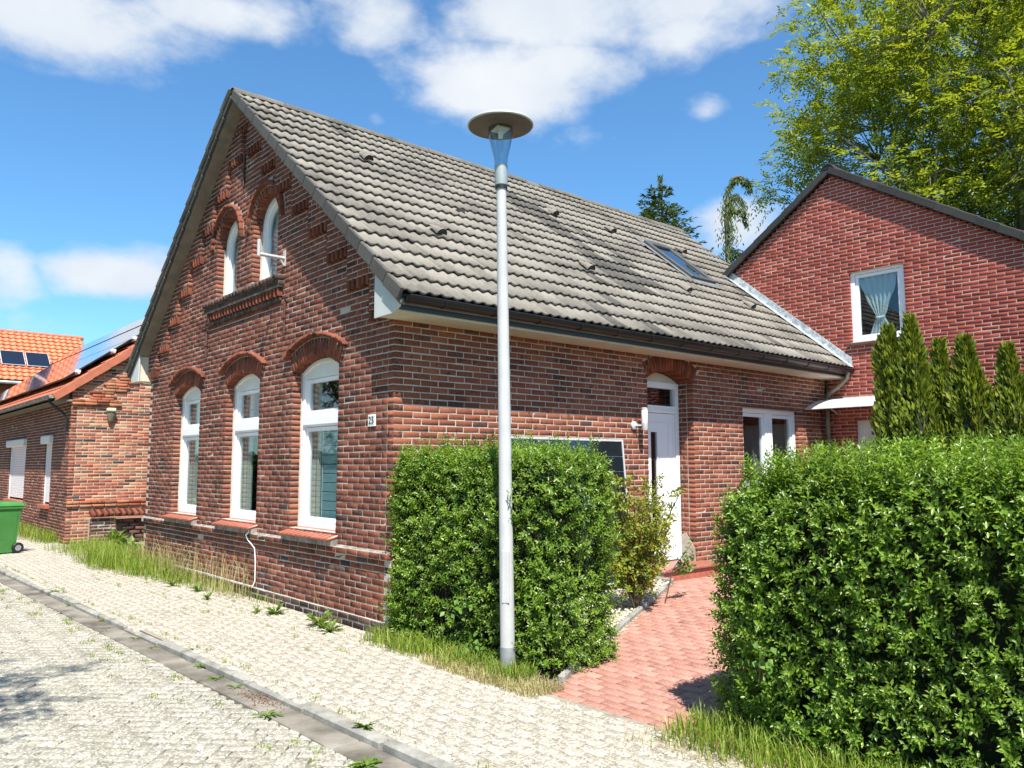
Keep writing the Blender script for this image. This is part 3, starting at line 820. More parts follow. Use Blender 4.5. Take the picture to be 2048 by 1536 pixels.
def round_window(Fm, o, parent, dep):
    a, R, zc, uc = arc(o); u0, u1, v0, sp = o['u0'], o['u1'], o['v0'], o['spring']
    def outline(ins, n=16):
        r = R - ins; pts = [(u0 + ins, v0 + ins), (u1 - ins, v0 + ins), (u1 - ins, sp)]
        pts += [(uc + r * math.sin(math.pi / 2 - math.pi * i / n), sp + r * math.cos(math.pi / 2 - math.pi * i / n)) for i in range(1, n)] + [(u0 + ins, sp)]
        return pts
    def ringm(i0, i1, d0, d1):
        b = B(); A, C = outline(i0), outline(i1); n = len(A)
        for i in range(n):
            j = (i + 1) % n; q = [A[i], A[j], C[j], C[i]]
            V = [Fm @ Vector((x, d0, z)) for x, z in q] + [Fm @ Vector((x, d1, z)) for x, z in q]
            b.add(V, [(0, 1, 2, 3), (0, 4, 5, 1), (2, 6, 7, 3)])
        return b
    win = obj('window', ringm(0, .072, dep, dep + .08), parent, MPVC)
    obj('sash', ringm(.074, .122, dep + .02, dep + .07), win, MPVC)
    b = B(); O = outline(.118); b.add([Fm @ Vector((x, dep + .05, z)) for x, z in O], [tuple(range(len(O)))]); b.add([Fm @ Vector((x, dep + .056, z)) for x, z in O], [tuple(range(len(O)))[::-1]])
    obj('pane', b, win, MGLASS)
    obj('weather_sill', B().mbox(Fm, u0 - .0, u1, dep - .06, dep + .02, v0 - .022, v0 + .004), win, MPVC2)
for o in UW: round_window(FG, o, house, .13)
# two-light window in the side wall, mostly behind the hedge
f = B(); dp = .06; t = .075
for (a, b2, c, d2) in ((6.03, 6.03 + t, 1.25, 2.47), (7.60 - t, 7.60, 1.25, 2.47), (6.03 + t, 7.60 - t, 2.47 - t, 2.47), (6.03 + t, 7.60 - t, 1.25, 1.25 + t)): f.mbox(FS, a, b2, dp, dp + .08, c, d2)
f.mbox(FS, 6.72, 6.91, dp - .004, dp + .08, 1.25 + t, 2.47 - t)
w = obj('window', f, house, MPVC)
for (a, b2) in ((6.105, 6.72), (6.91, 7.525)):
    s = B(); s.mbox(FS, a + .006, a + .05, dp + .02, dp + .07, 1.33, 2.39); s.mbox(FS, b2 - .05, b2 - .006, dp + .02, dp + .07, 1.33, 2.39); s.mbox(FS, a + .05, b2 - .05, dp + .02, dp + .07, 2.34, 2.39); s.mbox(FS, a + .05, b2 - .05, dp + .02, dp + .07, 1.33, 1.38)
    obj('sash', s, w, MPVC); obj('pane', B().mbox(FS, a + .046, b2 - .046, dp + .045, dp + .052, 1.376, 2.344), w, MGLASS)
obj('weather_strip', B().mbox(FS, 6.0, 7.62, -.03, .06, 2.474, 2.49), w, MIRON)

# ---- front door
f = B(); dd = .25
a, R, zc, uc = arc(DO)
f.mbox(FS, 3.85, 3.925, dd, dd + .08, .33, 2.74); f.mbox(FS, 4.755, 4.83, dd, dd + .08, .33, 2.74)
f.mbox(FS, 3.925, 4.755, dd, dd + .08, 2.32, 2.42); f.mbox(FS, 3.925, 4.755, dd, dd + .08, 2.66, 2.74)
f.mbox(FS, 3.90, 4.78, dd - .012, dd, 2.36, 2.375)
door = obj('front_door', f, house, MPVC)
half = math.asin(a / R) * .998
obj('head_panel', B().prism([(3.85, 2.741), (4.83, 2.741)] + [(uc + R * math.sin(half - 2 * half * i / 12), zc + R * math.cos(half - 2 * half * i / 12)) for i in range(1, 12)], FS @ Vector((0, dd + .01, 0)), (1, 0, 0), (0, 0, 1), (0, 1, 0), .06), door, MEAVE)
obj('transom_pane', B().mbox(FS, 3.92, 4.76, dd + .04, dd + .05, 2.415, 2.665), door, MGLASS)
l = B(); l.mbox(FS, 3.93, 4.235, dd + .02, dd + .07, .345, 2.315); l.mbox(FS, 4.36, 4.75, dd + .02, dd + .07, .345, 2.315); l.mbox(FS, 4.235, 4.36, dd + .02, dd + .07, 2.06, 2.315); l.mbox(FS, 4.235, 4.36, dd + .02, dd + .07, .345, .60)
l.mbox(FS, 4.225, 4.37, dd + .012, dd + .02, 2.058, 2.072); l.mbox(FS, 4.36, 4.372, dd + .012, dd + .02, .60, 2.058)
leaf = obj('door_leaf', l, door, MPVC)
obj('pane', B().mbox(FS, 4.22, 4.37, dd + .04, dd + .05, .58, 2.08), leaf, glass_mat('frosted_green_glass', (.12, .20, .19), 1.0, .15))
fr = B()
for (x0, x1, z0, z1) in ((4.60, 4.612, .45, 2.19), (3.98, 4.60, 2.186, 2.198), (4.70, 4.712, .345, 2.315)): fr.mbox(FS, x0, x1, dd + .014, dd + .021, z0, z1)
obj('groove_moulding', fr, leaf, MPVC2)
obj('kick_strip', B().mbox(FS, 3.93, 4.75, dd - .0, dd + .02, .345, .375), leaf, MPVC); obj('kick_gasket', B().mbox(FS, 3.96, 4.70, dd - .004, dd + .0, .384, .394), leaf, MBLACK)
hb = B().tube([(4.05 + .02, dd - .0 + .02, 1.3), (4.07, dd - .05, 1.3)], .012, 8).tube([(4.07, dd - .05, 1.02), (4.07, dd - .05, 1.58)], .014, 10).tube([(4.07, dd + .02, 1.05), (4.07, dd - .05, 1.05)], .012, 8)
# doorstep: glazed top tiles, brick riser
stp = obj('doorstep', B().box(3.70, 4.98, -.33, .24, .1, .30), house, MMORT)
tm = brick_proto(.118, .6, .03, .005)
for k in range(11):
    me = bpy.data.meshes.get('step_tile') or fmesh('step_tile', tm[0], [tm[1]], [plain_mat('brown_step_tile', (.28, .105, .075), .32, var=.2, sc=18)])
    o = bpy.data.objects.new('step_tile', me); link(o, stp); o.matrix_basis = Matrix.Translation((3.725 + k * .1175 + .02, -.36, .334 + random.gauss(0, .0008))) @ FLAT @ Matrix.Translation((0, 0, .0))
obj('step_nosing', B().tube([(3.69, -.352, .318), (5.0, -.352, .318)], .019, 10), stp, bpy.data.materials['brown_step_tile'])
rs = []
for k in range(10): rs.append(Matrix.Translation((3.76 + k * .125, -.338, .19)) @ Matrix.Diagonal((.118 / .204, .3, .1 / .054, 1)))
place('riser_brick', BP, rs, plain_mat('red_riser_brick', (.38, .11, .07), .7, var=.2, sc=12), stp, 20)

# ---- roof
ct = 1 / math.sqrt(1 + TAN * TAN); st_ = TAN * ct
roofp = B()
prof = [(-.42, ZL - .03 - .42 * TAN), (GW / 2, ZL - .03 + TAN * GW / 2), (GW + .42, ZL - .03 - .42 * TAN), (GW + .42, ZL - .085 - .42 * TAN), (GW / 2, ZL - .10 + TAN * GW / 2), (-.42, ZL - .085 - .42 * TAN)]
roofp.prism(prof, (-.222, 0, 0), (0, 1, 0), (0, 0, 1), (1, 0, 0), 9.66 + .222)
roof = obj('roof', roofp, house, MSOFF)
def tile_proto(w=.262, L=.365, th=.020, amp=.026, n=12, rolls=2, tilt=.042):
    V = []; xs = np.linspace(0, w + .004, n + 1); row = []
    for (yy, zz) in ((0, tilt - th), (0, tilt), (L, 0)):
        for x in xs:
            h = amp * (0.5 + 0.5 * math.cos(2 * math.pi * (x / w * rolls - .25))) ** 1.6
            V.append((x, yy, zz + h))
    m = n + 1; F = []
    for i in range(n):
        F.append((i, i + 1, m + i + 1, m + i)); F.append((m + i, m + i + 1, 2 * m + i + 1, 2 * m + i))
    return np.array(V), np.array(F)
TP = [tile_proto()]
TOP = 3.565
def slope_frame(x0, flip=False, y0=-.455, zc=TOP, tan=TAN, gx=0):
    c = 1 / math.sqrt(1 + tan * tan); s = tan * c
    M = Matrix.Identity(4)
    X = Vector((1, 0, 0)) if not flip else Vector((-1, 0, 0)); Y = Vector((0, c, s)) if not flip else Vector((0, -c, s)); Z = X.cross(Y)
    O = Vector((x0, y0, zc + tan * y0)) if not flip else Vector((x0, GW - y0, zc + tan * y0))
    for i in range(3): M[i][0] = X[i]; M[i][1] = Y[i]; M[i][2] = Z[i]; M[i][3] = O[i]
    return M
RFm = slope_frame(-.225); RBm = slope_frame(9.66, True)
SL = (GW / 2 + .455) / ct; NR = 17; GA = (SL - .03) / NR
SKY = (6.72, 7.42, 1.38, 2.40)
tn, tmoss = [], []
for r in range(NR):
    for c in range(38):
        xw = -.225 + c * .262
        M = RFm @ Matrix.Translation((c * .262 + random.gauss(0, .0012), r * GA + random.gauss(0, .002), random.gauss(0, .0012))) @ Matrix.Rotation(random.gauss(0, .003), 4, 'Z')
        yy = -.455 + (r + .5) * GA * ct; xc = xw + .131
        if xc > 8.44 and yy < 1.82: continue
        if SKY[0] - .02 < xc < SKY[1] + .02 and SKY[2] + .06 < yy < SKY[3] - .06: continue
        mo = 0
        if abs(xc - (4.15 + .12 * (2.4 - yy))) < .33 and .6 < yy < 2.9: mo = .92
        elif abs(xc - (4.9 + .15 * (2.4 - yy))) < .3 and .9 < yy < 2.2: mo = .6
        elif abs(xc - 3.2) < .5 and yy < .9: mo = .25
        elif random.random() < .015: mo = 1
        (tmoss if random.random() < mo else tn).append(M)
bk = [RBm @ Matrix.Translation((c * .262, r * GA, 0)) for r in range(NR) for c in range(38)]
# tiles break into the foreground from the verge; far slope is one part
place('roof_tile', TP, tn, MTILE, roof, 270, stuff='roof_tiles_beyond')
place('roof_tile', TP, tmoss, MTILEM, roof, 30, stuff='mossy_tiles_beyond')
place('roof_tile', TP, bk, MTILE, roof, 0, stuff='rear_slope_tiles')
vm_ = B().bbox(-.028, .012, -.012, GA - .018, -.085, .045, .007, Matrix.Rotation(-.055, 4, 'X')).mesh('verge_tile', [MTILEV])
for Mx in (RFm, RBm):
    for r in range(NR):
        o = bpy.data.objects.new('verge_tile', vm_); link(o, roof)
        if Mx is RFm: o.matrix_basis = Mx @ Matrix.Translation((-.008 + random.gauss(0, .001), r * GA, .02 + random.gauss(0, .002)))
        else: o.matrix_basis = Mx @ Matrix.Translation((9.66 + .225 + .024, r * GA, .02))
def ridge_proto(L=.40, r0=.10, r1=.088, n=9, th=.014):
    V = []; F = []
    for (x, r) in ((0, r0), (L, r1)):
        for rr in (r, r - th):
            for i in range(n + 1):
                a = math.pi * (i / n); V.append((x, rr * math.cos(a) * 1.15, rr * math.sin(a)))
    m = n + 1
    for i in range(n):
        F.append((i, i + 1, 2 * m + i + 1, 2 * m + i)); F.append((i, m + i, m + i + 1, i + 1))
    return np.array(V), np.array(F)
RP = ridge_proto(); zr = TOP + TAN * GW / 2
place('ridge_tile', [RP], [Matrix.Translation((-.25 + k * .355, GW / 2 + random.gauss(0, .003), zr - .036 + random.gauss(0, .004))) @ Matrix.Rotation(-.022, 4, 'Y') for k in range(28)], MTILER, roof, 40)
obj('ridge_end_disc', B().prism([(.10 * math.cos(math.pi * i / 10), .09 * math.sin(math.pi * i / 10)) for i in range(11)], (-.238, GW / 2, zr - .04), (0, 1, 0), (0, 0, 1), (1, 0, 0), .02), roof, MBLACK)
obj('ridge_mortar', B().box(-.2, 9.6, GW / 2 - .085, GW / 2 + .085, zr - .08, zr - .005), roof, MMORT if False else MTILEV)
# vent tiles
def vent_mesh():
    b = B(); V = []; F = []; n = 8
    for (y, w, h) in ((0, .070, .072), (.10, .066, .055), (.24, .05, .010)):
        for i in range(n + 1):
            a = math.pi * i / n; V.append((-w * math.cos(a), y, h * math.sin(a) + .02))
    m = n + 1
    for j in range(2):
        for i in range(n): F.append((j * m + i, j * m + i + 1, (j + 1) * m + i + 1, (j + 1) * m + i))
    b.add(V, F); return b.mesh('vent_tile', [MTILE])
vme = vent_mesh(); vdk = B().add([(-.066 * math.cos(math.pi * i / 8), .014, .02 + .068 * math.sin(math.pi * i / 8)) for i in range(9)] + [(-.066, .03, .012), (.066, .03, .012)], [tuple(range(9))]).mesh('vent_opening', [MBLACK])
for (x, yy) in ((1.13, 2.56), (1.11, .86), (4.60, 2.53), (3.62, .85), (5.97, 2.50), (5.90, .90), (7.62, .85), (7.95, 2.48)):
    o = bpy.data.objects.new('vent_tile', vme); link(o, roof)
    o.matrix_basis = RFm @ Matrix.Translation((x + .225, (yy + .455 - .06) / ct, .045))
    p = bpy.data.objects.new('vent_opening', vdk); link(p, o)
# roof window
SKM = RFm @ Matrix.Translation((SKY[0] + .225, (SKY[2] + .455) / ct, .0)); skw = SKY[1] - SKY[0]; skl = (SKY[3] - SKY[2]) / ct
b = B()
for q in ((0, .09, 0, skl), (skw - .09, skw, 0, skl)): b.bbox(*q, -.02, .105, .008, SKM)
b.bbox(.09, skw - .09, 0, .10, -.02, .10, .008, SKM); b.bbox(.09, skw - .09, skl - .14, skl, -.02, .112, .008, SKM)
skl_o = obj('roof_window', b, roof, plain_mat('roof_window_grey', (.075, .078, .08), .45, .2, var=.1))
obj('pane', B().mbox(SKM, .085, skw - .085, .095, skl - .135, .07, .078), skl_o, MPV if False else glass_mat('roof_window_glass', (.10, .14, .18), 1.6))
obj('lining', B().mbox(SKM, .06, skw - .06, .06, skl - .06, -.03, -.022), skl_o, MROOM)
fl = B(); fl.mbox(SKM, -.09, skw + .09, -.17, -.0, .048, .056); fl.mbox(SKM, -.10, -.0, -.1, skl + .12, .050, .056); fl.mbox(SKM, skw, skw + .10, -.1, skl + .12, .050, .056); fl.mbox(SKM, -.10, skw + .10, skl, skl + .15, .05, .058)
obj('flashing_apron', fl, skl_o, plain_mat('lead_flashing', (.15, .155, .16), .6, .1, var=.3, sc=9))

# eaves: boxed soffit, gutter with brackets, downpipe
ev = B().prism([(.0, 3.035), (-.36, 3.035), (-.36, 3.06), (-.385, 3.17), (0, 3.47)], (-.195, 0, 0), (0, 1, 0), (0, 0, 1), (1, 0, 0), 8.545 + .195)
obj('eave_box', ev, house, MEAVE)
obj('eave_box', B().prism([(GW, 3.035), (GW + .36, 3.035), (GW + .385, 3.17), (GW, 3.47)], (-.195, 0, 0), (0, 1, 0), (0, 0, 1), (1, 0, 0), 9.8), house, MEAVE)
obj('eave_end_board', B().prism([(.03, 3.025), (-.30, 3.03), (-.40, 3.075), (-.43, 3.13), (.03, 3.50)], (-.217, 0, 0), (0, 1, 0), (0, 0, 1), (1, 0, 0), .02), house, MEAVW)
obj('eave_end_board', B().prism([(GW - .03, 3.025), (GW + .34, 3.03), (GW + .40, 3.12), (GW - .03, 3.50)], (-.217, 0, 0), (0, 1, 0), (0, 0, 1), (1, 0, 0), .02), house, MEAVW)
def gutter(x0, x1, yc, zc, r=.062):
    b = B(); n = 10; V = []; F = []
    for x in (x0, x1):
        for rr in (r, r - .006):
            for i in range(n + 1):
                a = math.pi + math.pi * i / n; V.append((x, yc + rr * math.cos(a), zc + rr * math.sin(a)))
    m = n + 1
    for i in range(n):
        F.append((i, i + 1, 2 * m + i + 1, 2 * m + i)); F.append((m + i + 1, m + i, 3 * m + i, 3 * m + i + 1))
        F.append((i, m + i, m + i + 1, i + 1)); F.append((2 * m + i, 2 * m + i + 1, 3 * m + i + 1, 3 * m + i))
    b.add(V, F); b.tube([(x0, yc - r, zc), (x1, yc - r, zc)], .008, 6)
    for x in (x0, x1): b.add([(x, yc + r * math.cos(math.pi + math.pi * i / n), zc + r * math.sin(math.pi + math.pi * i / n)) for i in range(n + 1)], [tuple(range(n + 1))])
    return b
gut_o = obj('gutter', gutter(-.17, 8.60, -.455, 3.175), house, MGUT)
brk = B().tube([(0, -.455 + .066 * math.cos(math.pi + math.pi * i / 8), 3.175 + .066 * math.sin(math.pi + math.pi * i / 8)) for i in range(9)], .006, 5).mesh('gutter_bracket', [MGUT])
for k in range(14):
    o = bpy.data.objects.new('gutter_bracket', brk); link(o, gut_o); o.location = (.25 + k * .62, 0, 0)
obj('fascia', B().box(-.19, 8.545, -.40, -.362, 3.058, 3.20), house, MGUT)
obj('downpipe', B().tube([(8.40, -.455, 3.12), (8.40, -.445, 3.03), (8.38, -.30, 2.90), (8.37, -.14, 2.79), (8.37, -.10, 2.70), (8.37, -.10, .3)], .042, 12), house, plain_mat('brown_zinc_pipe', (.17, .14, .11), .5, .4, var=.3, sc=8))
obj('corner_pipe', B().tube([(8.52, -.03, 3.03), (8.52, -.03, .3)], .018, 8), house, MGUT)

# flashing against the annex
fl = B().prism([(-.47, TOP + TAN * -.47 + .07), (1.80, TOP + TAN * 1.80 + .07), (1.80, TOP + TAN * 1.80 + .21), (-.47, TOP + TAN * -.47 + .20)], (8.532, 0, 0), (0, 1, 0), (0, 0, 1), (1, 0, 0), .014)
for k in range(3): pass
obj('flashing', fl, house, MFLASH)
obj('flashing', B().prism([(-.50, TOP + TAN * -.50 + .062), (1.84, TOP + TAN * 1.84 + .062), (1.84, TOP + TAN * 1.84 + .072), (-.50, TOP + TAN * -.50 + .072)], (8.42, 0, 0), (0, 1, 0), (0, 0, 1), (1, 0, 0), .115), house, MFLASH)

# wall anchors
for (yy, z0, z1) in ((2.44, 3.20, 3.62), (5.0, 3.18, 3.55), (3.83, 5.42, 5.90)):
    b = B().bbox(-.028, -.006, yy - .016, yy + .016, z0, z1, .005); b.bbox(-.05, -.006, yy - .024, yy + .024, (z0 + z1) / 2 - .02, (z0 + z1) / 2 + .02, .005)
    b.tube([(-.018, yy, z1 - .02), (-.022, yy - .05, z1 + .04), (-.022, yy - .08, z1 + .02)], .009, 6)
    obj('wall_anchor', b, house, MIRON)

# antenna bracket with upright stub
br = thing('antenna_bracket', 'grey metal mast bracket sticking out beside the right upper window', 'bracket', (0, 2.5, 4.1))
obj('wall_plate', B().bbox(-.012, -.001, 2.465, 2.535, 4.05, 4.25, .003), br, MALU)
obj('arm', B().tube([(-.012, 2.5, 4.15), (-.335, 2.5, 4.15)], .022, 12), br, MALU)
obj('upright', B().tube([(-.335, 2.5, 4.125), (-.335, 2.5, 4.33)], .022, 12), br, MALU)
obj('brace', B().tube([(-.012, 2.5, 4.06), (-.06, 2.5, 4.13)], .012, 8), br, MALU)

# house number
num = thing('house_number', 'small white plate with the number 25 on the gable corner', 'number plate', (-.02, .38, 2.06))
obj('plate', B().bbox(-.018, -.003, .313, .447, 2.0, 2.12, .004), num, plain_mat('enamel_white', (.72, .71, .66), .35, var=.08, sc=20))
fc = bpy.data.curves.new('digits', 'FONT'); fc.body = '25'; fc.size = .105; fc.extrude = .002; fc.align_x = 'CENTER'; fc.align_y = 'CENTER'; fc.space_character = 1.15
fo = bpy.data.objects.new('digits_curve', fc); COL.objects.link(fo)
dg = bpy.context.evaluated_depsgraph_get(); dm = bpy.data.meshes.new_from_object(fo.evaluated_get(dg)); COL.objects.unlink(fo); bpy.data.objects.remove(fo)
dm.name = 'digits'; dm.materials.clear(); dm.materials.append(plain_mat('digit_blue_black', (.012, .014, .03), .4))
Md = Matrix(((0, 0, -1, -.0205), (-1, 0, 0, .38), (0, 1, 0, 2.06), (0, 0, 0, 1)))
dm.transform(Md @ Matrix.Diagonal((.85, 1, 1, 1))); obj('digits', dm, num)

# white cable hanging from the middle window
pts = [(-.09, 3.12, .86), (-.085, 3.11, .80), (-.10, 3.17, .755), (-.075, 3.17, .70), (-.03, 3.06, .60), (-.028, 3.03, .45), (-.03, 3.02, .2), (-.05, 3.03, .15), (-.05, 3.12, .142), (-.05, 3.9, .145), (-.052, 4.6, .15), (-.05, 5.3, .146), (-.052, 5.8, .148)]
tag(obj('cable', B().tube(pts, .0065, 6), None, MPVC), 'thin white cable hanging below the middle window and along the plinth', 'cable')

# ------------------------------------------------------------------ annex on the right
annex = thing('brick_annex', 'bright red brick gabled annex joined to the far end of the old house', 'house', (12.0, -1.6, 0))
AX = 8.55; AY = 1.86; AR = -.25; AT = 6.55
FA = frame((AX, AY, 0), (0, -1, 0), (-1, 0, 0))    # u = AY - y
def atop(y): return AT - (.69 * (y - AR) if y > AR else .64 * (AR - y))
def aext(v):
    yl = min(AY, AR + (AT - v) / .69); yr = max(-5.0, AR - (AT - v) / .64)
    if v < 3.1: yl = min(yl, -.02)
    elif v < 5.15: yl = min(yl, max(-.3, (v - 3.40) / .83) + .12)
    return (AY - yl, AY - yr) if yl > yr + .05 else None
AWIN = dict(u0=AY + .483, u1=AY + 1.366, v0=3.61, spring=4.82)
ADOOR = dict(u0=AY + .47, u1=AY + 1.50, v0=.2, spring=2.36)
am, ai, amort = wall_pieces(FA, aext, -.1, 6.52, [AWIN, ADOOR], course=.0585, L=.232, bh=.0475, joint=.0115)
awall = obj('gable_wall', amort, annex, MMORTA)
place('brick', BP, am, MBA, awall, 300, vis=lambda p: p[2] > 2.0, stuff='bricks_beyond')
obj('side_walls', B().box(AX + .25, 15.0, -4.98, -4.75, -.1, 3.4).box(14.8, 15.0, -4.75, 1.7, -.1, 5.0).box(AX + 1.4, 15.0, 1.62, 1.84, -.1, 4.95), annex, MBX)
obj('interior_walls', B().box(AX + 1.6, AX + 1.7, -4.6, 1.5, 0, 5.2).box(AX + .26, AX + 1.6, -4.6, 1.5, 2.9, 3.0).box(AX + .26, AX + 1.6, .2, .3, 3, 5).box(AX + .26, AX + 1.6, -2.4, -2.3, 3, 5), annex, MROOM)
ar_ = B()
ar_.prism([(AR, AT + .02), (2.0, atop(2.0) + .02), (2.0, atop(2.0) + .08), (AR, AT + .09), (-5.2, atop(-5.2) + .08), (-5.2, atop(-5.2) + .02)], (AX - .085, 0, 0), (0, 1, 0), (0, 0, 1), (1, 0, 0), 6.6)
aroof = obj('roof', ar_, annex, MGUT)
def annex_slope(tan, y0, left):
    c = 1 / math.sqrt(1 + tan * tan); s = tan * c; M = Matrix.Identity(4)
    X = Vector((-1, 0, 0)) if left else Vector((1, 0, 0)); Y = Vector((0, -c, s)) if left else Vector((0, c, s)); Z = X.cross(Y)
    O = Vector((AX + 6.5 if left else AX - .07, y0, atop(y0) + .09))
    for i in range(3): M[i][0] = X[i]; M[i][1] = Y[i]; M[i][2] = Z[i]; M[i][3] = O[i]
    return M, c
for (tan, y0, left) in ((.69, 2.05, True), (.64, -5.25, False)):
    M0, c = annex_slope(tan, y0, left); n = int(abs(y0 - AR) / c / .325)
    g = (abs(y0 - AR) / c - .02) / n
    place('roof_tile', TP, [M0 @ Matrix.Translation((k * .262, r * g, 0)) for r in range(n) for k in range(25)], MTILEA, aroof, 0, stuff='annex_slope_tiles_left' if left else 'annex_slope_tiles_right')
    me = B().bbox(-.03, .02, -.01, g + .008, -.07, .055, .012, Matrix.Rotation(-.028, 4, 'X')).mesh('verge_tile', [MTILEA])
    for r in range(n):
        o = bpy.data.objects.new('verge_tile', me); link(o, aroof)
        o.matrix_basis = M0 @ Matrix.Translation(((6.57 + .005) if left else -.005, r * g, .0))
RPA = ridge_proto(.40, .095, .085)
place('ridge_tile', [RPA], [Matrix.Translation((AX - .11 + k * .36, AR, AT + .075)) @ Matrix.Rotation(-.02, 4, 'Y') for k in range(18)], MTILEA, aroof, 30)
obj('ridge_end_disc', B().prism([(.10 * math.cos(math.pi * i / 10), .088 * math.sin(math.pi * i / 10)) for i in range(11)], (AX - .10, AR, AT + .072), (0, 1, 0), (0, 0, 1), (1, 0, 0), .02), aroof, MBLACK)
obj('eave_return', B().bbox(AX - .08, AX + .25, AY - .02, AY + .2, 5.02, 5.14, .01), aroof, MGUT)
# upper window with frame, pane, sill
f = B(); t = .07; dp = .05
ua, ub, va, vb = AWIN['u0'], AWIN['u1'], 3.61, 4.82
for q in ((ua, ua + t, va, vb), (ub - t, ub, va, vb), (ua + t, ub - t, vb - t, vb), (ua + t, ub - t, va, va + t)): f.mbox(FA, q[0], q[1], dp, dp + .08, q[2], q[3])
w = obj('window', f, annex, MPVC)
s = B(); g = .006; ww = .055
for q in ((ua + t + g, ua + t + ww, va + t + g, vb - t - g), (ub - t - ww, ub - t - g, va + t + g, vb - t - g), (ua + t + ww, ub - t - ww, vb - t - ww, vb - t - g), (ua + t + ww, ub - t - ww, va + t + g, va + t + ww)): s.mbox(FA, q[0], q[1], dp + .02, dp + .07, q[2], q[3])
obj('sash', s, w, MPVC); obj('pane', B().mbox(FA, ua + t + ww - .004, ub - t - ww + .004, dp + .045, dp + .052, va + t + ww - .004, vb - t - ww + .004), w, MGLASS)
obj('sill', B().bbox(ua - .06, ub + .06, -.05, .06, va - .045, va - .002, .006, FA), w, plain_mat('dark_sill', (.10, .055, .045), .6, var=.2))
# door under the canopy
f = B(); dp = .09
for q in ((ADOOR['u0'], ADOOR['u0'] + .07, .2, 2.36), (ADOOR['u1'] - .07, ADOOR['u1'], .2, 2.36), (ADOOR['u0'] + .07, ADOOR['u1'] - .07, 2.28, 2.36)): f.mbox(FA, q[0], q[1], dp, dp + .08, q[2], q[3])
w = obj('back_door', f, annex, MPVC)
l = obj('door_leaf', B().mbox(FA, ADOOR['u0'] + .07, ADOOR['u1'] - .07, dp + .03, dp + .08, .22, 2.28), w, MPVC)
obj('panel_moulding', B().mbox(FA, ADOOR['u0'] + .2, ADOOR['u0'] + .215, dp + .02, dp + .03, .4, 2.1).mbox(FA, ADOOR['u0'] + .2, ADOOR['u1'] - .2, dp + .02, dp + .03, 2.1, 2.115), l, MPVC2)
# glazed canopy over that door
can = thing('door_canopy', 'curved translucent canopy over the annex door', 'canopy', (8.54, -1.0, 2.6))
m_, nt_, bs_ = new_mat('frosted_acrylic'); bs_.inputs['Base Color'].default_value = (.72, .70, .68, 1); bs_.inputs['Roughness'].default_value = .35; bs_.inputs['Alpha'].default_value = .72
V = []; F = []; n = 10
for lay in (0, .012):
    for i in range(n + 1):
        a = i / n; x = 8.54 - .80 * a; z = 2.70 - .19 * a ** 2.2 - lay
        for yy in (-.05, -1.72): V.append((x, yy, z))
m2 = (n + 1) * 2
for i in range(n):
    F.append((2 * i, 2 * i + 1, 2 * i + 3, 2 * i + 2)); F.append((m2 + 2 * i + 1, m2 + 2 * i, m2 + 2 * i + 2, m2 + 2 * i + 3))
    F.append((2 * i, 2 * i + 2, m2 + 2 * i + 2, m2 + 2 * i)); F.append((2 * i + 1, m2 + 2 * i + 1, m2 + 2 * i + 3, 2 * i + 3))
F.append((2 * n, 2 * n + 1, m2 + 2 * n + 1, m2 + 2 * n))
obj('canopy_sheet', B().add(V, F), can, m_)
obj('rear_rail', B().bbox(8.50, 8.545, -1.74, -.03, 2.68, 2.72, .005), can, MALU)
for yy in (-.2, -1.55): obj('bracket_arm', B().tube([(8.54, yy, 2.45), (8.1, yy, 2.60), (7.85, yy, 2.56)], .012, 6).tube([(8.54, yy, 2.66), (8.1, yy, 2.62), (7.85, yy, 2.56)], .010, 6), can, MALU)

# curtains and blinds
def cloth_mat(name, c, c2, stripes=None, trans=.35):
    m, nt, bs = new_mat(name); k = NB(nt); p = k.pos()
    base = k.mix(k.rng(k.noise(p, 30.0), .3, .7), col4(c), col4(c2))
    if stripes:
        sp = k.n('ShaderNodeSeparateXYZ', {0: p})
        for (ax, sc, w, cc) in stripes:
            v = k.m('FRACT', k.m('MULTIPLY', sp.outputs[ax], sc)); base = k.mix(k.m('MULTIPLY', k.m('LESS_THAN', v, w), .75), base, col4(cc))
    k.link(base, bs.inputs['Base Color']); bs.inputs['Roughness'].default_value = .9
    tr = k.n('ShaderNodeBsdfTranslucent', {'Color': base}); mx = k.n('ShaderNodeMixShader', {0: trans, 1: bs.outputs[0], 2: tr.outputs[0]})
    k.link(mx.outputs[0], nt.nodes['Material Output'].inputs['Surface']); return m
MCHK = cloth_mat('checked_curtain', (.66, .62, .54), (.72, .69, .62), [(1, 13.0, .16, (.30, .20, .15)), (1, 13.0, .05, (.75, .73, .68)), (2, 16.0, .10, (.36, .28, .22))])
MBLIND = cloth_mat('grey_green_blind', (.36, .50, .52), (.42, .56, .58), None, .3)
MSHEER = cloth_mat('white_sheer', (.80, .86, .88), (.86, .90, .92), None, .45)
def curtain(name, label, x, y0, y1, z0, z1, mat, folds=9, amp=.016, cat='curtain'):
    n = folds * 6; V = []; F = []
    for th in (0, .004):
        for i in range(n + 1):
            y = y0 + (y1 - y0) * i / n; dx = amp * math.sin(i / n * folds * 2 * math.pi) * (1 + .3 * math.sin(i * 1.7))
            V += [(x + dx + th, y, z0), (x + dx + th, y, z1)]
    h = 2 * (n + 1)
    for i in range(n):
        F.append((2 * i, 2 * i + 1, 2 * i + 3, 2 * i + 2)); F.append((h + 2 * i, h + 2 * i + 2, h + 2 * i + 3, h + 2 * i + 1))
    b = B().add(V, F); return tag(obj(name, smooth_by_angle(b.mesh(name), 70), None, mat), label, cat)
curtain('curtain', 'pale checked curtain inside the left ground-floor gable window', .24, 5.30, 6.24, .98, 2.60, MCHK, 9)
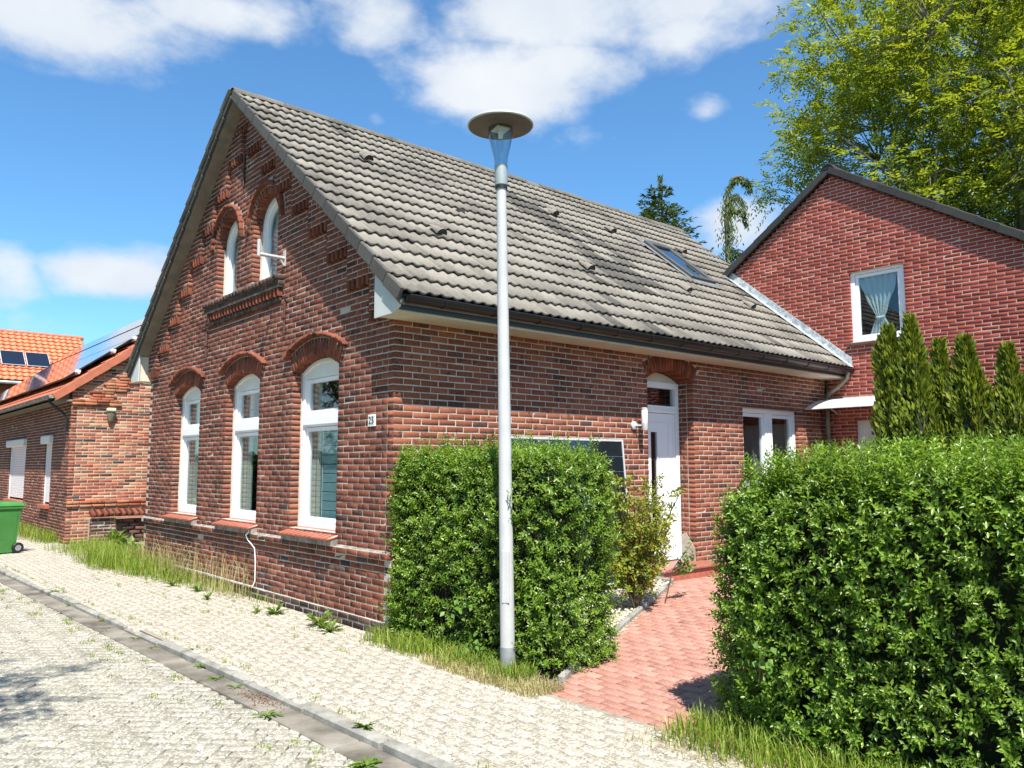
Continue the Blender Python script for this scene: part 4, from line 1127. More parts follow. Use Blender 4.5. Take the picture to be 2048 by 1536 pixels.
curtain('curtain', 'pale checked curtain drawn aside in the middle ground-floor window', .24, 3.86, 4.16, .98, 2.60, MCHK, 5)
curtain('curtain', 'pale checked curtain at the edge of the right ground-floor window', .24, 1.92, 2.14, .98, 2.60, MCHK, 4)
bl = thing('window_blind', 'blue-grey slatted blind behind the right ground-floor gable window', 'blind', (.40, 1.6, .98))
for k in range(10):
    obj('slat', B().bbox(.265, .275, 1.14, 2.12, 1.0 + k * .1055, 1.0 + k * .1055 + .098, .003, Matrix.Translation((0, 0, 0)) @ Matrix.Identity(4)), bl, MBLIND)
obj('cord', B().tube([(.258, 1.9, .99), (.258, 1.9, 2.06)], .004, 5), bl, MPVC)
curtain('curtain', 'white net curtain in the right round-arched upper window', .24, 2.80, 3.42, 4.05, 5.0, MSHEER, 5)
curtain('curtain', 'white net curtain in the left round-arched upper window', .24, 4.05, 4.70, 4.05, 5.0, MSHEER, 5)
# tied sheer curtain in the annex window
V = []; F = []; nu, nv = 26, 22
for j in range(nv + 1):
    v = j / nv; z = 4.72 - v * (4.72 - 3.74)
    tie = .73
    if v < tie: wdt = .33 + (.06 - .33) * (v / tie) ** 1.25
    else: wdt = .06 + .13 * ((v - tie) / (1 - tie)) ** .8
    cy = -.895 - .02 * v
    for i in range(nu + 1):
        s_ = i / nu * 2 - 1; fold = .018 * math.sin(s_ * 19 + v * 1.2) * (1 - .3 * v)
        V.append((AX + .135 + fold, cy + s_ * wdt + .012 * math.sin(v * 17) * (abs(s_) > .9) * (v < tie), z))
for j in range(nv):
    for i in range(nu): F.append((j * (nu + 1) + i, j * (nu + 1) + i + 1, (j + 1) * (nu + 1) + i + 1, (j + 1) * (nu + 1) + i))
cu = thing('tied_curtain', 'white sheer curtain tied in the middle behind the annex upper window', 'curtain', (AX + .2, -.9, 3.74))
obj('cloth', smooth_by_angle(B().add(V, F).mesh('cloth'), 80), cu, MSHEER)
obj('tie_band', B().tube([(AX + .135 + .03 * math.cos(a), -.91 + .068 * math.sin(a), 4.005) for a in np.linspace(0, 6.28, 15)], .014, 6), cu, MSHEER)

# ------------------------------------------------------------------ neighbour house on the left
neigh = thing('neighbour_house', 'low brick house with terracotta roof and solar panels on the left', 'house', (4.2, 22, 0))
NX, NY, NT = -.16, 12.3, .755
FN = frame((NX, NY, 0), (1, 0, 0), (0, -1, 0)); FNF = frame((NX, NY + 20, 0), (0, -1, 0), (-1, 0, 0))
def nz_(x): return 3.50 + NT * x
def next_(v):
    a = max(0, (v - 3.34) / NT - NX * 0)
    return (a, 3.2) if v < 5.6 and a < 3.1 else None
nm, ni, nmo = wall_pieces(FN, next_, -.1, 5.6, [], course=.067, L=.245, bh=.054)
ngw = obj('gable_wall', nmo, neigh, MMORT)
ns = [dict(u0=20 - 2.42, u1=20 - 1.65, v0=.76, spring=2.22), dict(u0=20 - 6.9, u1=20 - 4.62, v0=.74, spring=2.22)]
nm2, ni2, nmo2 = wall_pieces(FNF, lambda v: (6, 20) if v < 3.1 else None, -.1, 3.1, ns, course=.067, L=.245, bh=.054, quoin=(None, None))
nfw = obj('front_wall', nmo2, neigh, MMORT)
# cornice, drip course and stepped corbels of the gable
co = []
for (zz, out, x0, x1) in ((2.93, .05, 0, .95), (3.0, .03, 0, .95), (.83, .05, .0, 1.7), (.76, .035, 0, 1.7)):
    x = x0
    while x < x1:
        co.append(FN @ Matrix.Translation((x + .12, -out, zz)) @ Matrix.Diagonal((1.14, 1, 1, 1))); x += .245
for k in range(5):
    x0 = .70 + k * .26; z0 = 3.05 + k * .195 * 1.0
    for r in range(3):
        for q in range(2): co.append(FN @ Matrix.Translation((x0 - .25 + q * .245 + (r % 2) * .06, -.03, z0 + r * .067)) @ Matrix.Diagonal((1.14, 1, 1, 1)))
place('brick', BP, nm, MBN, ngw, 190, stuff='bricks_beyond')
place('corbel_brick', BP, co, MBN, ngw, 40, stuff='corbel_bricks_beyond')
place('brick', BP, nm2, MB, nfw, 70, vis=lambda p: p[1] < 17, stuff='bricks_beyond')
obj('interior_walls', B().box(NX + .5, NX + .6, NY + .3, NY + 20, 0, 3).box(4, 4.2, NY, NY + 20, 0, 6), neigh, MROOM)
for (y0, y1) in ((NY + 1.65, NY + 2.42), (NY + 4.62, NY + 6.9)):
    b = B().bbox(NX - .09, NX + .12, y0 - .06, y1 + .06, 2.14, 2.32, .02); w = obj('roller_shutter', b, neigh, MPVC2)
    me = B().bbox(NX + .05, NX + .066, y0 + .03, y1 - .03, 0, .041, .004).mesh('slat', [MPVC])
    for k in range(31):
        o = bpy.data.objects.new('slat', me); link(o, w); o.location = (0, 0, .80 + k * .0455)
    obj('guide_rail', B().box(NX + .04, NX + .09, y0, y0 + .03, .76, 2.14).box(NX + .04, NX + .09, y1 - .03, y1, .76, 2.14), w, MPVC)
    obj('sill', B().bbox(NX - .08, NX + .1, y0 - .05, y1 + .05, .66, .755, .01), w, MSILL)
# roof
rb = B(); rb.prism([(-.50, nz_(-.50) - .06), (4.1, nz_(4.1) - .06), (8.7, nz_(-.5) - .06), (8.7, nz_(-.5) - .14), (4.1, nz_(4.1) - .16), (-.50, nz_(-.50) - .14)], (0, NY - .10, 0), (1, 0, 0), (0, 0, 1), (0, 1, 0), 20.3)
nroof = obj('roof', rb, neigh, MSOFF)
cN = 1 / math.sqrt(1 + NT * NT); sN = NT * cN
MN = Matrix.Identity(4); X = Vector((0, -1, 0)); Y = Vector((cN, 0, sN)); Z = X.cross(Y); O = Vector((-.52, NY + 20.2, nz_(-.52) - .03))
for i in range(3): MN[i][0] = X[i]; MN[i][1] = Y[i]; MN[i][2] = Z[i]; MN[i][3] = O[i]
NTP = [tile_proto(.22, .37, .016, .03, 8, 1, .035)]
place('roof_tile', NTP, [MN @ Matrix.Translation((c * .22 - .06, r * .335, 0)) for r in range(17) for c in range(92)], MTILEO, nroof, 60, vis=lambda p: p[1] < 14, stuff='roof_tiles_beyond')
me = B().bbox(-.02, .025, -.01, .42, -.11, .06, .008, Matrix.Rotation(-.03, 4, 'X')).mesh('verge_tile', [MTILEO2])
for r in range(14):
    o = bpy.data.objects.new('verge_tile', me); link(o, nroof); o.matrix_basis = MN @ Matrix.Translation((20.29, r * .415, .01))
b = B(); n = 8; V = []; F = []
for yy in (NY - .1, NY + 20.2):
    for i in range(n + 1):
        a = math.pi + math.pi * i / n; V.append((-.56 + .065 * math.cos(a), yy, 3.10 + .065 * math.sin(a)))
for i in range(n): F.append((i, n + 1 + i, n + 2 + i, i + 1))
b.add(V, F + [tuple(range(n + 1))]); b.tube([(-.625, NY - .1, 3.10), (-.625, NY + 20.2, 3.10)], .009, 6)
ng = obj('gutter', b, neigh, plain_mat('old_zinc_gutter', (.24, .235, .22), .6, .3, var=.35, sc=9))
me = B().tube([(-.56 + .07 * math.cos(math.pi + math.pi * i / 8), 0, 3.10 + .07 * math.sin(math.pi + math.pi * i / 8)) for i in range(9)], .007, 5).mesh('gutter_bracket', [MZINC])
for k in range(16): o = bpy.data.objects.new('gutter_bracket', me); link(o, ng); o.location = (0, NY + .4 + k * 1.0, 0)
obj('eave_soffit', B().box(-.50, NX, NY - .05, NY + 20, 2.99, 3.03), neigh, MSOFF)
obj('downpipe', B().tube([(-.56, NY + .15, 3.06), (-.54, NY + .14, 2.95), (-.30, NY + .12, 2.75), (NX - .05, NY + .12, 2.62), (NX - .05, NY + .12, 2.35)], .028, 8), neigh, MGUT)
obj('ridge', B().tube([(4.1, NY - .1, nz_(4.1) + .0), (4.1, NY + 20.2, nz_(4.1))], .11, 8), neigh, MTILEO2)
# solar panels on rails
pz = .20
MPn = Matrix.Identity(4)
for i in range(3): MPn[i][0] = X[i]; MPn[i][1] = Y[i]; MPn[i][2] = Z[i]
MPn[0][3], MPn[1][3], MPn[2][3] = 0, 0, 0
pl_ = B().bbox(-.49, .49, -.0, 1.64, -.035, 0, .004).mesh('solar_panel', [MBLACK]); pg = B().box(-.478, .478, .012, 1.628, .0002, .002).mesh('panel_glass', [MPV])
def panel(xs, yc):
    o = bpy.data.objects.new('solar_panel', pl_); link(o, nroof)
    M = Matrix.Translation((xs, yc, nz_(xs) + pz)) @ MPn; o.matrix_basis = M
    g = bpy.data.objects.new('panel_glass', pg); link(g, o)
for (xs, y0, n) in ((-.21, 13.0, 15), (1.12, 13.0, 15), (2.62, 16.9, 13)):
    for k in range(n): panel(xs, y0 + .5 + k * 1.0)
for (xs, yy) in ((.05, 12.95), (.75, 12.95), (1.2, 12.97), (1.9, 12.97)):
    obj('rail', B().bbox(xs - .02, xs + .02, yy - .18, yy + 6, nz_(xs) + .10, nz_(xs) + .155, .004), nroof, MALU)
    obj('rail_clamp', B().bbox(xs - .05, xs + .05, yy - .10, yy - .0, nz_(xs) + .14, nz_(xs) + .20, .006), nroof, MPVC2)
# wall lantern on the neighbour's gable
ln = thing('wall_lantern', 'small cream hooded lantern on the neighbour gable wall', 'lantern', (.60, NY - .06, 2.72))
obj('hood', B().bbox(.51, .69, NY - .14, NY, 2.80, 2.88, .02), ln, plain_mat('cream_plastic', (.62, .56, .36), .5, var=.1))
obj('bowl', B().lathe([(.085, .0), (.08, -.10), (.05, -.20), (.005, -.25)], Matrix.Translation((.60, NY - .06, 2.80)) @ Matrix.Diagonal((1, .7, 1, 1)), 16), ln, plain_mat('smoked_glass', (.16, .14, .10), .2))
# low wall between the two houses
lw = thing('low_wall', 'low dark brick wall with a tilted brick coping between the houses', 'wall', (.9, 11.85, 0))
FL = frame((.20, 11.75, 0), (1, 0, 0), (0, -1, 0))
lm, li, lmo = wall_pieces(FL, lambda v: (0, .48) if v < .5 else None, -.05, .52, [], course=.067, L=.245, bh=.054)
lmm = [FL @ Matrix.Translation((.62 + (c * .255 + (r % 2) * .12), .06 + random.gauss(0, .02), .02 + r * .085)) @ Matrix.Rotation(random.gauss(0, .05), 4, 'Y') for r in range(6) for c in range(4) if random.random() < .85]
lo = obj('mortar_core', lmo, lw, MMORT); obj('rubble_core', B().box(.68, 1.75, 11.90, 12.2, -.1, .50), lw, MMORTW)
place('brick', BPD, lm + lmm, brick_mat('sooty_brick', [(0, (.10, .05, .04)), (.5, (.20, .075, .05)), (1, (.05, .04, .038))], (.03, .022, .02), .6, 16, .4), lw, 80)
place('coping_brick', BP, [Matrix.Translation((.24 + k * .118, 11.69, .56)) @ Matrix.Rotation(.32, 4, 'X') @ Matrix.Diagonal((.108 / .204, 2.3, .085 / .054, 1)) for k in range(13)], bpy.data.materials['old_brick'], lw, 30)

# ------------------------------------------------------------------ far house with the orange roof
far = thing('far_house', 'distant house with bright orange tiled roof behind the solar roof', 'house', (0, 43, 0))
obj('wall', B().box(-10, 6.5, 39.6, 46, -.1, 6.1), far, MBX)
fT = .84; fr_ = obj('roof', B().prism([(39.0, 5.85), (42.6, 8.75), (46.4, 5.85), (46.4, 5.7), (42.6, 8.58), (39.0, 5.7)], (-10.3, 0, 0), (0, 1, 0), (0, 0, 1), (1, 0, 0), 17.0), far, MSOFF)
cF = 1 / math.sqrt(1 + .8055 ** 2); sF = .8055 * cF; MF = Matrix.Identity(4)
for i, v in enumerate(((1, 0, 0), (0, cF, sF), (0, -sF, cF))):
    for r in range(3): MF[r][i] = v[r]
MF[0][3], MF[1][3], MF[2][3] = -10.3, 38.95, 5.84
FTP = [tile_proto(.30, .40, .03, .05, 8, 1, .06)]
place('roof_tile', FTP, [MF @ Matrix.Translation((c * .30, r * .36, .02)) for r in range(13) for c in range(56)], plain_mat('bright_orange_tile', (.62, .155, .058), .55, var=.25, sc=3), fr_, 120, stuff='roof_tiles_beyond')
obj('ridge', B().tube([(-10.3, 42.6, 8.78), (6.7, 42.6, 8.78)], .14, 8), fr_, MTILEO2)
for k in range(8):
    M = MF @ Matrix.Translation((6.6 + k * 1.12, 1.25, .16))
    o = obj('solar_panel', B().bbox(-.53, .53, 0, 1.3, -.03, 0, .01, M), fr_, MALU); obj('panel_glass', B().mbox(M, -.50, .50, .03, 1.27, .0005, .003), o, MPV)
obj('gutter', B().tube([(-10.3, 38.85, 5.75), (6.7, 38.85, 5.75)], .08, 8), far, MZINC)

# ------------------------------------------------------------------ street lamp
lamp = thing('street_lamp', 'grey street lamp with a wide disc hood in front of the hedge', 'street lamp', (-.055, -1.753, -.01))
LX, LY = -.055, -1.753
def lc(z): return Vector((LX - .040 * z / 4, LY + .034 * z / 4, z))
ax = (lc(4) - lc(0)).normalized()
def LM(z): q = ax.to_track_quat('Z', 'Y').to_matrix().to_4x4(); return Matrix.Translation(lc(z)) @ q
obj('pole', smooth_by_angle(B().tube([lc(.0), lc(.19), lc(.6), lc(1.2), lc(1.21), lc(3.0), lc(3.90)], [.058, .057, .056, .054, .053, .045, .040], 24).mesh('pole')), lamp, MALU)
obj('base_sleeve', smooth_by_angle(B().tube([lc(-.02), lc(.215)], [.0605, .0595], 24).mesh('base_sleeve')), lamp, MALUD)
obj('access_door', B().bbox(-.062, -.050, -.03, .03, .55, .95, .004, Matrix.Translation((LX, LY, 0)) @ Matrix.Rotation(.55, 4, 'Z')), lamp, MALU)
obj('collar', smooth_by_angle(B().lathe([(.040, -.01), (.052, 0), (.053, .005), (.053, .14), (.055, .17), (.050, .172), (.046, .16), (.044, .0)], LM(3.895), 24).mesh('collar')), lamp, plain_mat('collar_grey', (.36, .40, .41), .5, .3, var=.1))
obj('seal_ring', smooth_by_angle(B().lathe([(.045, -.03), (.050, -.03), (.051, 0), (.045, .0)], LM(3.895), 24).mesh('seal_ring')), lamp, MBLACK)
m_, nt_, bs_ = new_mat('lamp_glass'); nt_.nodes.remove(bs_); k = NB(nt_)
bf = k.n('ShaderNodeNewGeometry').outputs['Backfacing']; fr = k.n('ShaderNodeFresnel', {'IOR': k.m('ADD', 1.45, k.m('MULTIPLY', bf, 1 / 1.45 - 1.45))}); gl = k.n('ShaderNodeBsdfGlossy', {'Roughness': .02}); tp = k.n('ShaderNodeBsdfTransparent', {'Color': (.82, .87, .89, 1)})
k.link(k.n('ShaderNodeMixShader', {0: fr.outputs[0], 1: tp.outputs[0], 2: gl.outputs[0]}).outputs[0], nt_.nodes['Material Output'].inputs['Surface'])
obj('glass', smooth_by_angle(B().lathe([(.050, .165), (.055, .21), (.066, .27), (.083, .34), (.098, .41), (.103, .46), (.102, .50), (.098, .50), (.099, .46), (.094, .41), (.079, .34), (.062, .27), (.051, .21), (.046, .165)], LM(3.895), 32).mesh('glass')), lamp, m_)
obj('hood_disc', smooth_by_angle(B().lathe([(.0, .575), (.10, .572), (.20, .556), (.262, .532), (.272, .520), (.274, .512), (.270, .505), (.262, .503), (.11, .503), (.0, .503)], LM(3.895), 48).mesh('hood_disc'), 25), lamp, plain_mat('disc_grey', (.40, .42, .40), .5, .2, var=.1))
obj('hood_underside', smooth_by_angle(B().lathe([(.264, .5025), (.2, .500), (.12, .497), (.105, .49), (.0, .49)], LM(3.895), 48).mesh('hood_underside'), 25), lamp, MLAMPT)
obj('reflector_plate', B().bbox(-.06, .06, -.06, .06, .470, .489, .004, LM(3.895) @ Matrix.Rotation(.5, 4, 'Z')), lamp, plain_mat('reflector_cream', (.70, .64, .48), .4, var=.1))
obj('lamp_bulb', smooth_by_angle(B().lathe([(.0, .40), (.018, .405), (.022, .43), (.02, .46), (.014, .475)], LM(3.895), 14).mesh('lamp_bulb')), lamp, plain_mat('white_bulb', (.8, .8, .78), .2))
# wall light beside the door
wl = thing('wall_light', 'stainless steel wall light with white glass cylinder beside the door', 'wall light', (3.60, -.06, 2.12))
obj('wall_plate', smooth_by_angle(B().lathe([(.0, .0), (.055, .0), (.055, .022), (.045, .03), (.0, .03)], Matrix.Translation((3.56, -.001, 2.11)) @ Matrix.Rotation(math.pi / 2, 4, 'X'), 20).mesh('wall_plate')), wl, MALU)
obj('arm', B().tube([(3.56, -.02, 2.11), (3.62, -.10, 2.11), (3.635, -.115, 2.11)], .012, 8), wl, MALU)
obj('steel_cup', smooth_by_angle(B().lathe([(.0, 0), (.038, .0), (.040, .005), (.040, .09), (.0, .09)], Matrix.Translation((3.635, -.12, 2.05)), 20).mesh('steel_cup')), wl, MALU)
obj('glass_cylinder', smooth_by_angle(B().lathe([(.038, 0), (.040, .02), (.040, .165), (.038, .17), (.0, .17)], Matrix.Translation((3.635, -.12, 2.14)), 20).mesh('glass_cylinder')), wl, plain_mat('opal_glass', (.82, .82, .80), .15))
obj('steel_cap', smooth_by_angle(B().lathe([(.042, 0), (.044, .015), (.03, .024), (.0, .026)], Matrix.Translation((3.635, -.12, 2.31)), 20).mesh('steel_cap')), wl, MALU)

# solar module leaning against the side wall
sp_ = thing('solar_module', 'black solar module leaning against the side wall behind the hedge', 'solar panel', (2.4, -.2, .15))
Ms = Matrix.Translation((1.40, -.22, .24)) @ Matrix.Rotation(-.085, 4, 'X')
b = B()
for q in ((0, .025, 0, 1.69), (1.825, 1.85, 0, 1.69), (.025, 1.825, 0, .025), (.025, 1.825, 1.665, 1.69)): b.mbox(Ms, q[0], q[1], -.018, .018, q[2], q[3])
obj('frame', b, sp_, MALU); obj('backsheet', B().mbox(Ms, .02, 1.83, -.008, .010, .02, 1.67), sp_, plain_mat('module_lines', (.55, .56, .57), .4, var=.03))
cm = B().box(0, .176, -.0125, -.0095, 0, .176).mesh('cell', [MPV])
for i in range(10):
    for j in range(9):
        o = bpy.data.objects.new('cell', cm); link(o, sp_); o.matrix_basis = Ms @ Matrix.Translation((.028 + i * .1797, 0, .028 + j * .1822))
# clay drain bend
pe = thing('drain_pipe_bend', 'rusty cream clay pipe bend standing beside the doorstep', 'pipe', (3.42, -.30, .18))
bend = [(3.42, -.30, .13), (3.42, -.30, .26), (3.41, -.305, .31), (3.375, -.325, .35), (3.32, -.355, .365), (3.27, -.38, .365)]
mp_ = plain_mat('clay_pipe', (.50, .42, .33), .7, var=.3, sc=14, c2=(.40, .22, .12))
obj('bend', smooth_by_angle(B().tube(bend, [.062, .062, .062, .064, .068, .070], 18, cap=False).mesh('bend')), pe, mp_)
obj('inner', smooth_by_angle(B().tube(bend[2:], [.05, .052, .056, .060], 18, cap=True).mesh('inner')), pe, MBLACK if False else plain_mat('pipe_inside', (.04, .02, .015), .8))
obj('socket_ring', B().tube([(3.285, -.372, .365), (3.262, -.384, .365)], [.078, .078], 18, cap=False).tube([(3.262, -.384, .365), (3.26, -.385, .365)], [.078, .06], 18, cap=False), pe, mp_)

# wheelie bin
bn = thing('wheelie_bin', 'green two-wheeled rubbish bin on the pavement at the left edge', 'bin', (-1.5, 11.1, 0))
mg = plain_mat('bin_green', (.055, .20, .045), .42, var=.12, sc=5); Mb = Matrix.Translation((-1.50, 11.1, 0)) @ Matrix.Rotation(.25, 4, 'Z')
def taper(x0, x1, y0, y1, z0, X0, X1, Y0, Y1, z1):
    V = [(x0, y0, z0), (x1, y0, z0), (x1, y1, z0), (x0, y1, z0), (X0, Y0, z1), (X1, Y0, z1), (X1, Y1, z1), (X0, Y1, z1)]
    return [Mb @ Vector(v) for v in V], [(0, 3, 2, 1), (4, 5, 6, 7), (0, 1, 5, 4), (1, 2, 6, 5), (2, 3, 7, 6), (3, 0, 4, 7)]
b = B(); b.add(*taper(-.20, .19, -.20, .20, .02, -.25, .25, -.25, .25, .86)); b.add(*taper(-.27, .27, -.27, .27, .83, -.27, .27, -.27, .27, .875))
b.add(*taper(-.16, .16, -.215, -.19, .25, -.19, .19, -.252, -.2, .72))
obj('body', b, bn, mg)
b = B(); b.add(*taper(-.29, .28, -.28, .28, .88, -.27, .27, -.26, .26, .92)); b.add(*taper(-.27, .27, -.26, .26, .92, -.18, .24, -.2, .2, .955)); obj('lid', b, bn, mg)
b = B().tube([Mb @ Vector((.30, -.24, .87)), Mb @ Vector((.33, -.24, .90)), Mb @ Vector((.33, .24, .90)), Mb @ Vector((.30, .24, .87))], .014, 8); obj('handle', b, bn, mg)
for yy in (-.24, .24):
    Mw = Mb @ Matrix.Translation((.22, yy, .10)) @ Matrix.Rotation(math.pi / 2, 4, 'X')
    w = obj('wheel', smooth_by_angle(B().lathe([(.055, -.022), (.09, -.025), (.10, -.018), (.10, .018), (.09, .025), (.055, .022)], Mw, 20).mesh('wheel')), bn, MBLACK)
    obj('hub', smooth_by_angle(B().lathe([(.0, -.02), (.055, -.02), (.055, .02), (.0, .02)], Mw, 16).mesh('hub')), w, MALUD)
obj('axle', B().tube([Mb @ Vector((.22, -.25, .10)), Mb @ Vector((.22, .25, .10))], .012, 8), bn, MALUD)

# ------------------------------------------------------------------ vegetation
def unit(a): return a / np.maximum(np.linalg.norm(a, axis=-1, keepdims=True), 1e-9)
def leaves(P, A, Nn, L, W, fold=.18, droop=.12):
    """folded four-corner leaves: base, two shoulders, tip"""
    A = unit(A); S = unit(np.cross(A, Nn)); Nn = np.cross(S, A)
    L = np.asarray(L).reshape(-1, 1); W = np.asarray(W).reshape(-1, 1)
    m = P + A * L * .48; f = Nn * W * fold
    V = np.stack([P, m + S * W * .5 + f, P + A * L - Nn * L * droop, m - S * W * .5 + f], 1).reshape(-1, 3)
    i = np.arange(len(P))[:, None] * 4
    return V, np.concatenate([i + np.array([[0, 1, 2]]), i + np.array([[0, 2, 3]])])
def rdir(n): return unit(rng.normal(0, 1, (n, 3)))
def sprigs(P, D, k, step, L, W, spread=.9, r=rng, face=0.0):
    """shoots with opposite pairs of leaves; returns leaf mesh arrays and stem ends"""
    n = len(P); D = unit(D); s1 = unit(np.cross(D, rdir(n))); s2 = np.cross(D, s1)
    Ps, As, Ns, Ls = [], [], [], []
    for j in range(k):
        a, b = (s1, s2) if j % 2 == 0 else (s2, s1)
        base = P + D * (step * (j + r.uniform(-.2, .2, (n, 1))))
        for sg in (-1, 1):
            ax = a * sg * spread + D * (.55 + .25 * j / k) + rdir(n) * .22
            Ps.append(base); As.append(ax); Ns.append(D * .8 + b * .2 + rdir(n) * .25 - a * sg * .3 + np.array([-.3, -.45, .65]) * face); Ls.append(L * r.uniform(.65, 1.15, n) * (1 - .25 * (j == k - 1)))
    Ps.append(P + D * step * k); As.append(D + rdir(n) * .3); Ns.append(s1 + rdir(n) * .3); Ls.append(L * .6 * np.ones(n))
    Ps, As, Ns, Ls = map(np.concatenate, (Ps, As, Ns, Ls))
    return leaves(Ps, As, Ns, Ls, Ls * W)
MHEDGE = leaf_mat('privet_leaf', [(0, (.085, .165, .016)), (.35, (.145, .265, .024)), (.7, (.21, .34, .032)), (.92, (.28, .41, .05)), (1, (.36, .43, .09))], .42, .34, .5)
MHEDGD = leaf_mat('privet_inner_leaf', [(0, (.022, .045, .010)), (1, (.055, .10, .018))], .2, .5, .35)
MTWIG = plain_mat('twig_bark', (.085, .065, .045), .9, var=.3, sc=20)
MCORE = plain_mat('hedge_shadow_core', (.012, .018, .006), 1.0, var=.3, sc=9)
def lump(p, s=1.0): return np.sin(p[:, 0] * 3.1 * s + 1.3) * np.sin(p[:, 1] * 2.7 * s + .4) * .5 + np.sin(p[:, 2] * 4.3 * s + p[:, 1] * 2.2) * .35 + np.sin(p[:, 1] * 7.1 * s + p[:, 0] * 5 + p[:, 2] * 6) * .25
def hedge(name, label, lo, hi, n, pw=7.0, lmp=.05, wob=.03, top_shoots=0, LF=.042, shear=0.0):
    lo, hi = np.array(lo, float), np.array(hi, float); c = (lo + hi) / 2; h = (hi - lo) / 2
    root = thing(name, label, 'hedge', (c[0], c[1], lo[2]))
    area = np.array([h[1] * h[2], h[1] * h[2], h[0] * h[2], h[0] * h[2], h[0] * h[1], 0])
    def pts(m, inset):
        f = rng.choice(6, m, p=area / area.sum()); q = rng.uniform(-1, 1, (m, 3))
        for k, (ax, sg) in enumerate(((0, -1), (0, 1), (1, -1), (1, 1), (2, 1), (2, -1))): q[f == k, ax] = sg
        low = q[:, 2] < 0
        e = np.abs(q) ** pw; e[low, 2] = 0
        q = q / np.maximum(e.sum(1, keepdims=True), 1e-6) ** (1 / pw)
        g = np.sign(q) * np.abs(q) ** (pw - 1) / h; g[low, 2] = 0; nn = unit(g)
        p = c + q * h
        p = p + nn * (lmp * lump(p)[:, None] - inset)
        p[:, 0] += shear * (p[:, 1] - lo[1]) / (hi[1] - lo[1])
        return p, nn
    p, nn = pts(n, .05); p = p + rng.normal(0, wob, p.shape)
    D = nn * .85 + np.array([0, 0, .40]) + rdir(len(p)) * .6
    V, F = sprigs(p - unit(D) * .07, D, 5, .021, LF, .45, face=.95)
    fol = obj('foliage', fmesh('foliage', V, [F], [MHEDGE]), root)
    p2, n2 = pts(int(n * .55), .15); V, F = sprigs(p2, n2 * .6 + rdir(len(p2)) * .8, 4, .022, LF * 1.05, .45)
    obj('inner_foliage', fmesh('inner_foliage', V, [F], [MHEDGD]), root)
    if top_shoots:
        q, _ = pts(top_shoots * 6, .03); q = q[(q[:, 2] > hi[2] - .16)][:top_shoots]
        D = np.array([0, 0, 1.0]) + rdir(len(q)) * .28; V, F = sprigs(q, D, 7, .023, LF * .95, .38, .75, face=.5)
        obj('top_shoots', fmesh('top_shoots', V, [F], [MHEDGE]), root)
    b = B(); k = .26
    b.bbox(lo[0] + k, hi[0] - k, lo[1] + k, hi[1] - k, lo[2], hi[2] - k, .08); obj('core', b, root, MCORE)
    b = B(); rr = random.Random(5)
    for _ in range(int(30 * h[1] * 2)):
        x, y = rr.uniform(lo[0] + .2, hi[0] - .2), rr.uniform(lo[1] + .2, hi[1] - .2); z = rr.uniform(.5, .95) * (hi[2] - lo[2])
        b.tube([(x, y, lo[2] - .03), (x + rr.uniform(-.06, .06), y + rr.uniform(-.06, .06), lo[2] + z * .5), (x + rr.uniform(-.15, .15), y + rr.uniform(-.15, .15), lo[2] + z)], [.010, .007, .003], 4, cap=False)
    obj('stems', b, root, MTWIG)
    return root
hedge('clipped_hedge', 'square clipped privet hedge behind the street lamp', (.02, -2.12, 0), (.97, .02, 1.78), 5200, 6.5, .06, .035, 80, shear=-.15)
hedge('added_street_hedge', 'long unseen hedge added across the street to fill the window reflections', (-9.3, 3.0, -.05), (-8.3, 34.0, 2.1), 3800, 8.0, .08, .05, 0, LF=.10)  # added out of view so the panes mirror no bare horizon
hedge('large_hedge', 'tall dense privet hedge filling the right foreground', (-.10, -8.2, 0), (.95, -3.50, 1.62), 11500, 5.5, .055, .03, 1200)

# saplings with big leaves growing out of the hedges
def big_leaf_sprig(name, label, P, n=9, L=.075, mat=None):
    P = np.array(P); p = P + rng.normal(0, .05, (n, 3)); A = rdir(n) + np.array([-.6, -.4, .3]); Nn = np.array([-.5, -.5, .8]) + rdir(n) * .35
    V, F = leaves(p, A, Nn, L * rng.uniform(.7, 1.2, n), L * .75 * rng.uniform(.8, 1.1, n), .12, .15)
    r = thing(name, label, 'plant', P); obj('leaves', fmesh('leaves', V, [F], [mat]), r)
    b = B()
    for q in p[:5]: b.tube([P + np.array([.12, .08, -.15]), (P + q) / 2, q], [.004, .003, .002], 4, cap=False)
    obj('stems', b, r, MTWIG)
MBRAM = leaf_mat('bramble_leaf', [(0, (.10, .22, .03)), (1, (.17, .33, .05))], .4, .45)
big_leaf_sprig('bramble_shoot', 'bright bramble leaves poking out low on the lamp-side hedge', (-.06, -1.15, .42), 16, .055, MBRAM)
big_leaf_sprig('bramble_shoot', 'bright bramble leaves near the foot of the hedge left of the lamp', (-.08, -1.35, .18), 14, .055, MBRAM)
big_leaf_sprig('bramble_shoot', 'bright bramble leaves on the front of the large right hedge', (-.17, -4.02, .52), 18, .05, MBRAM)

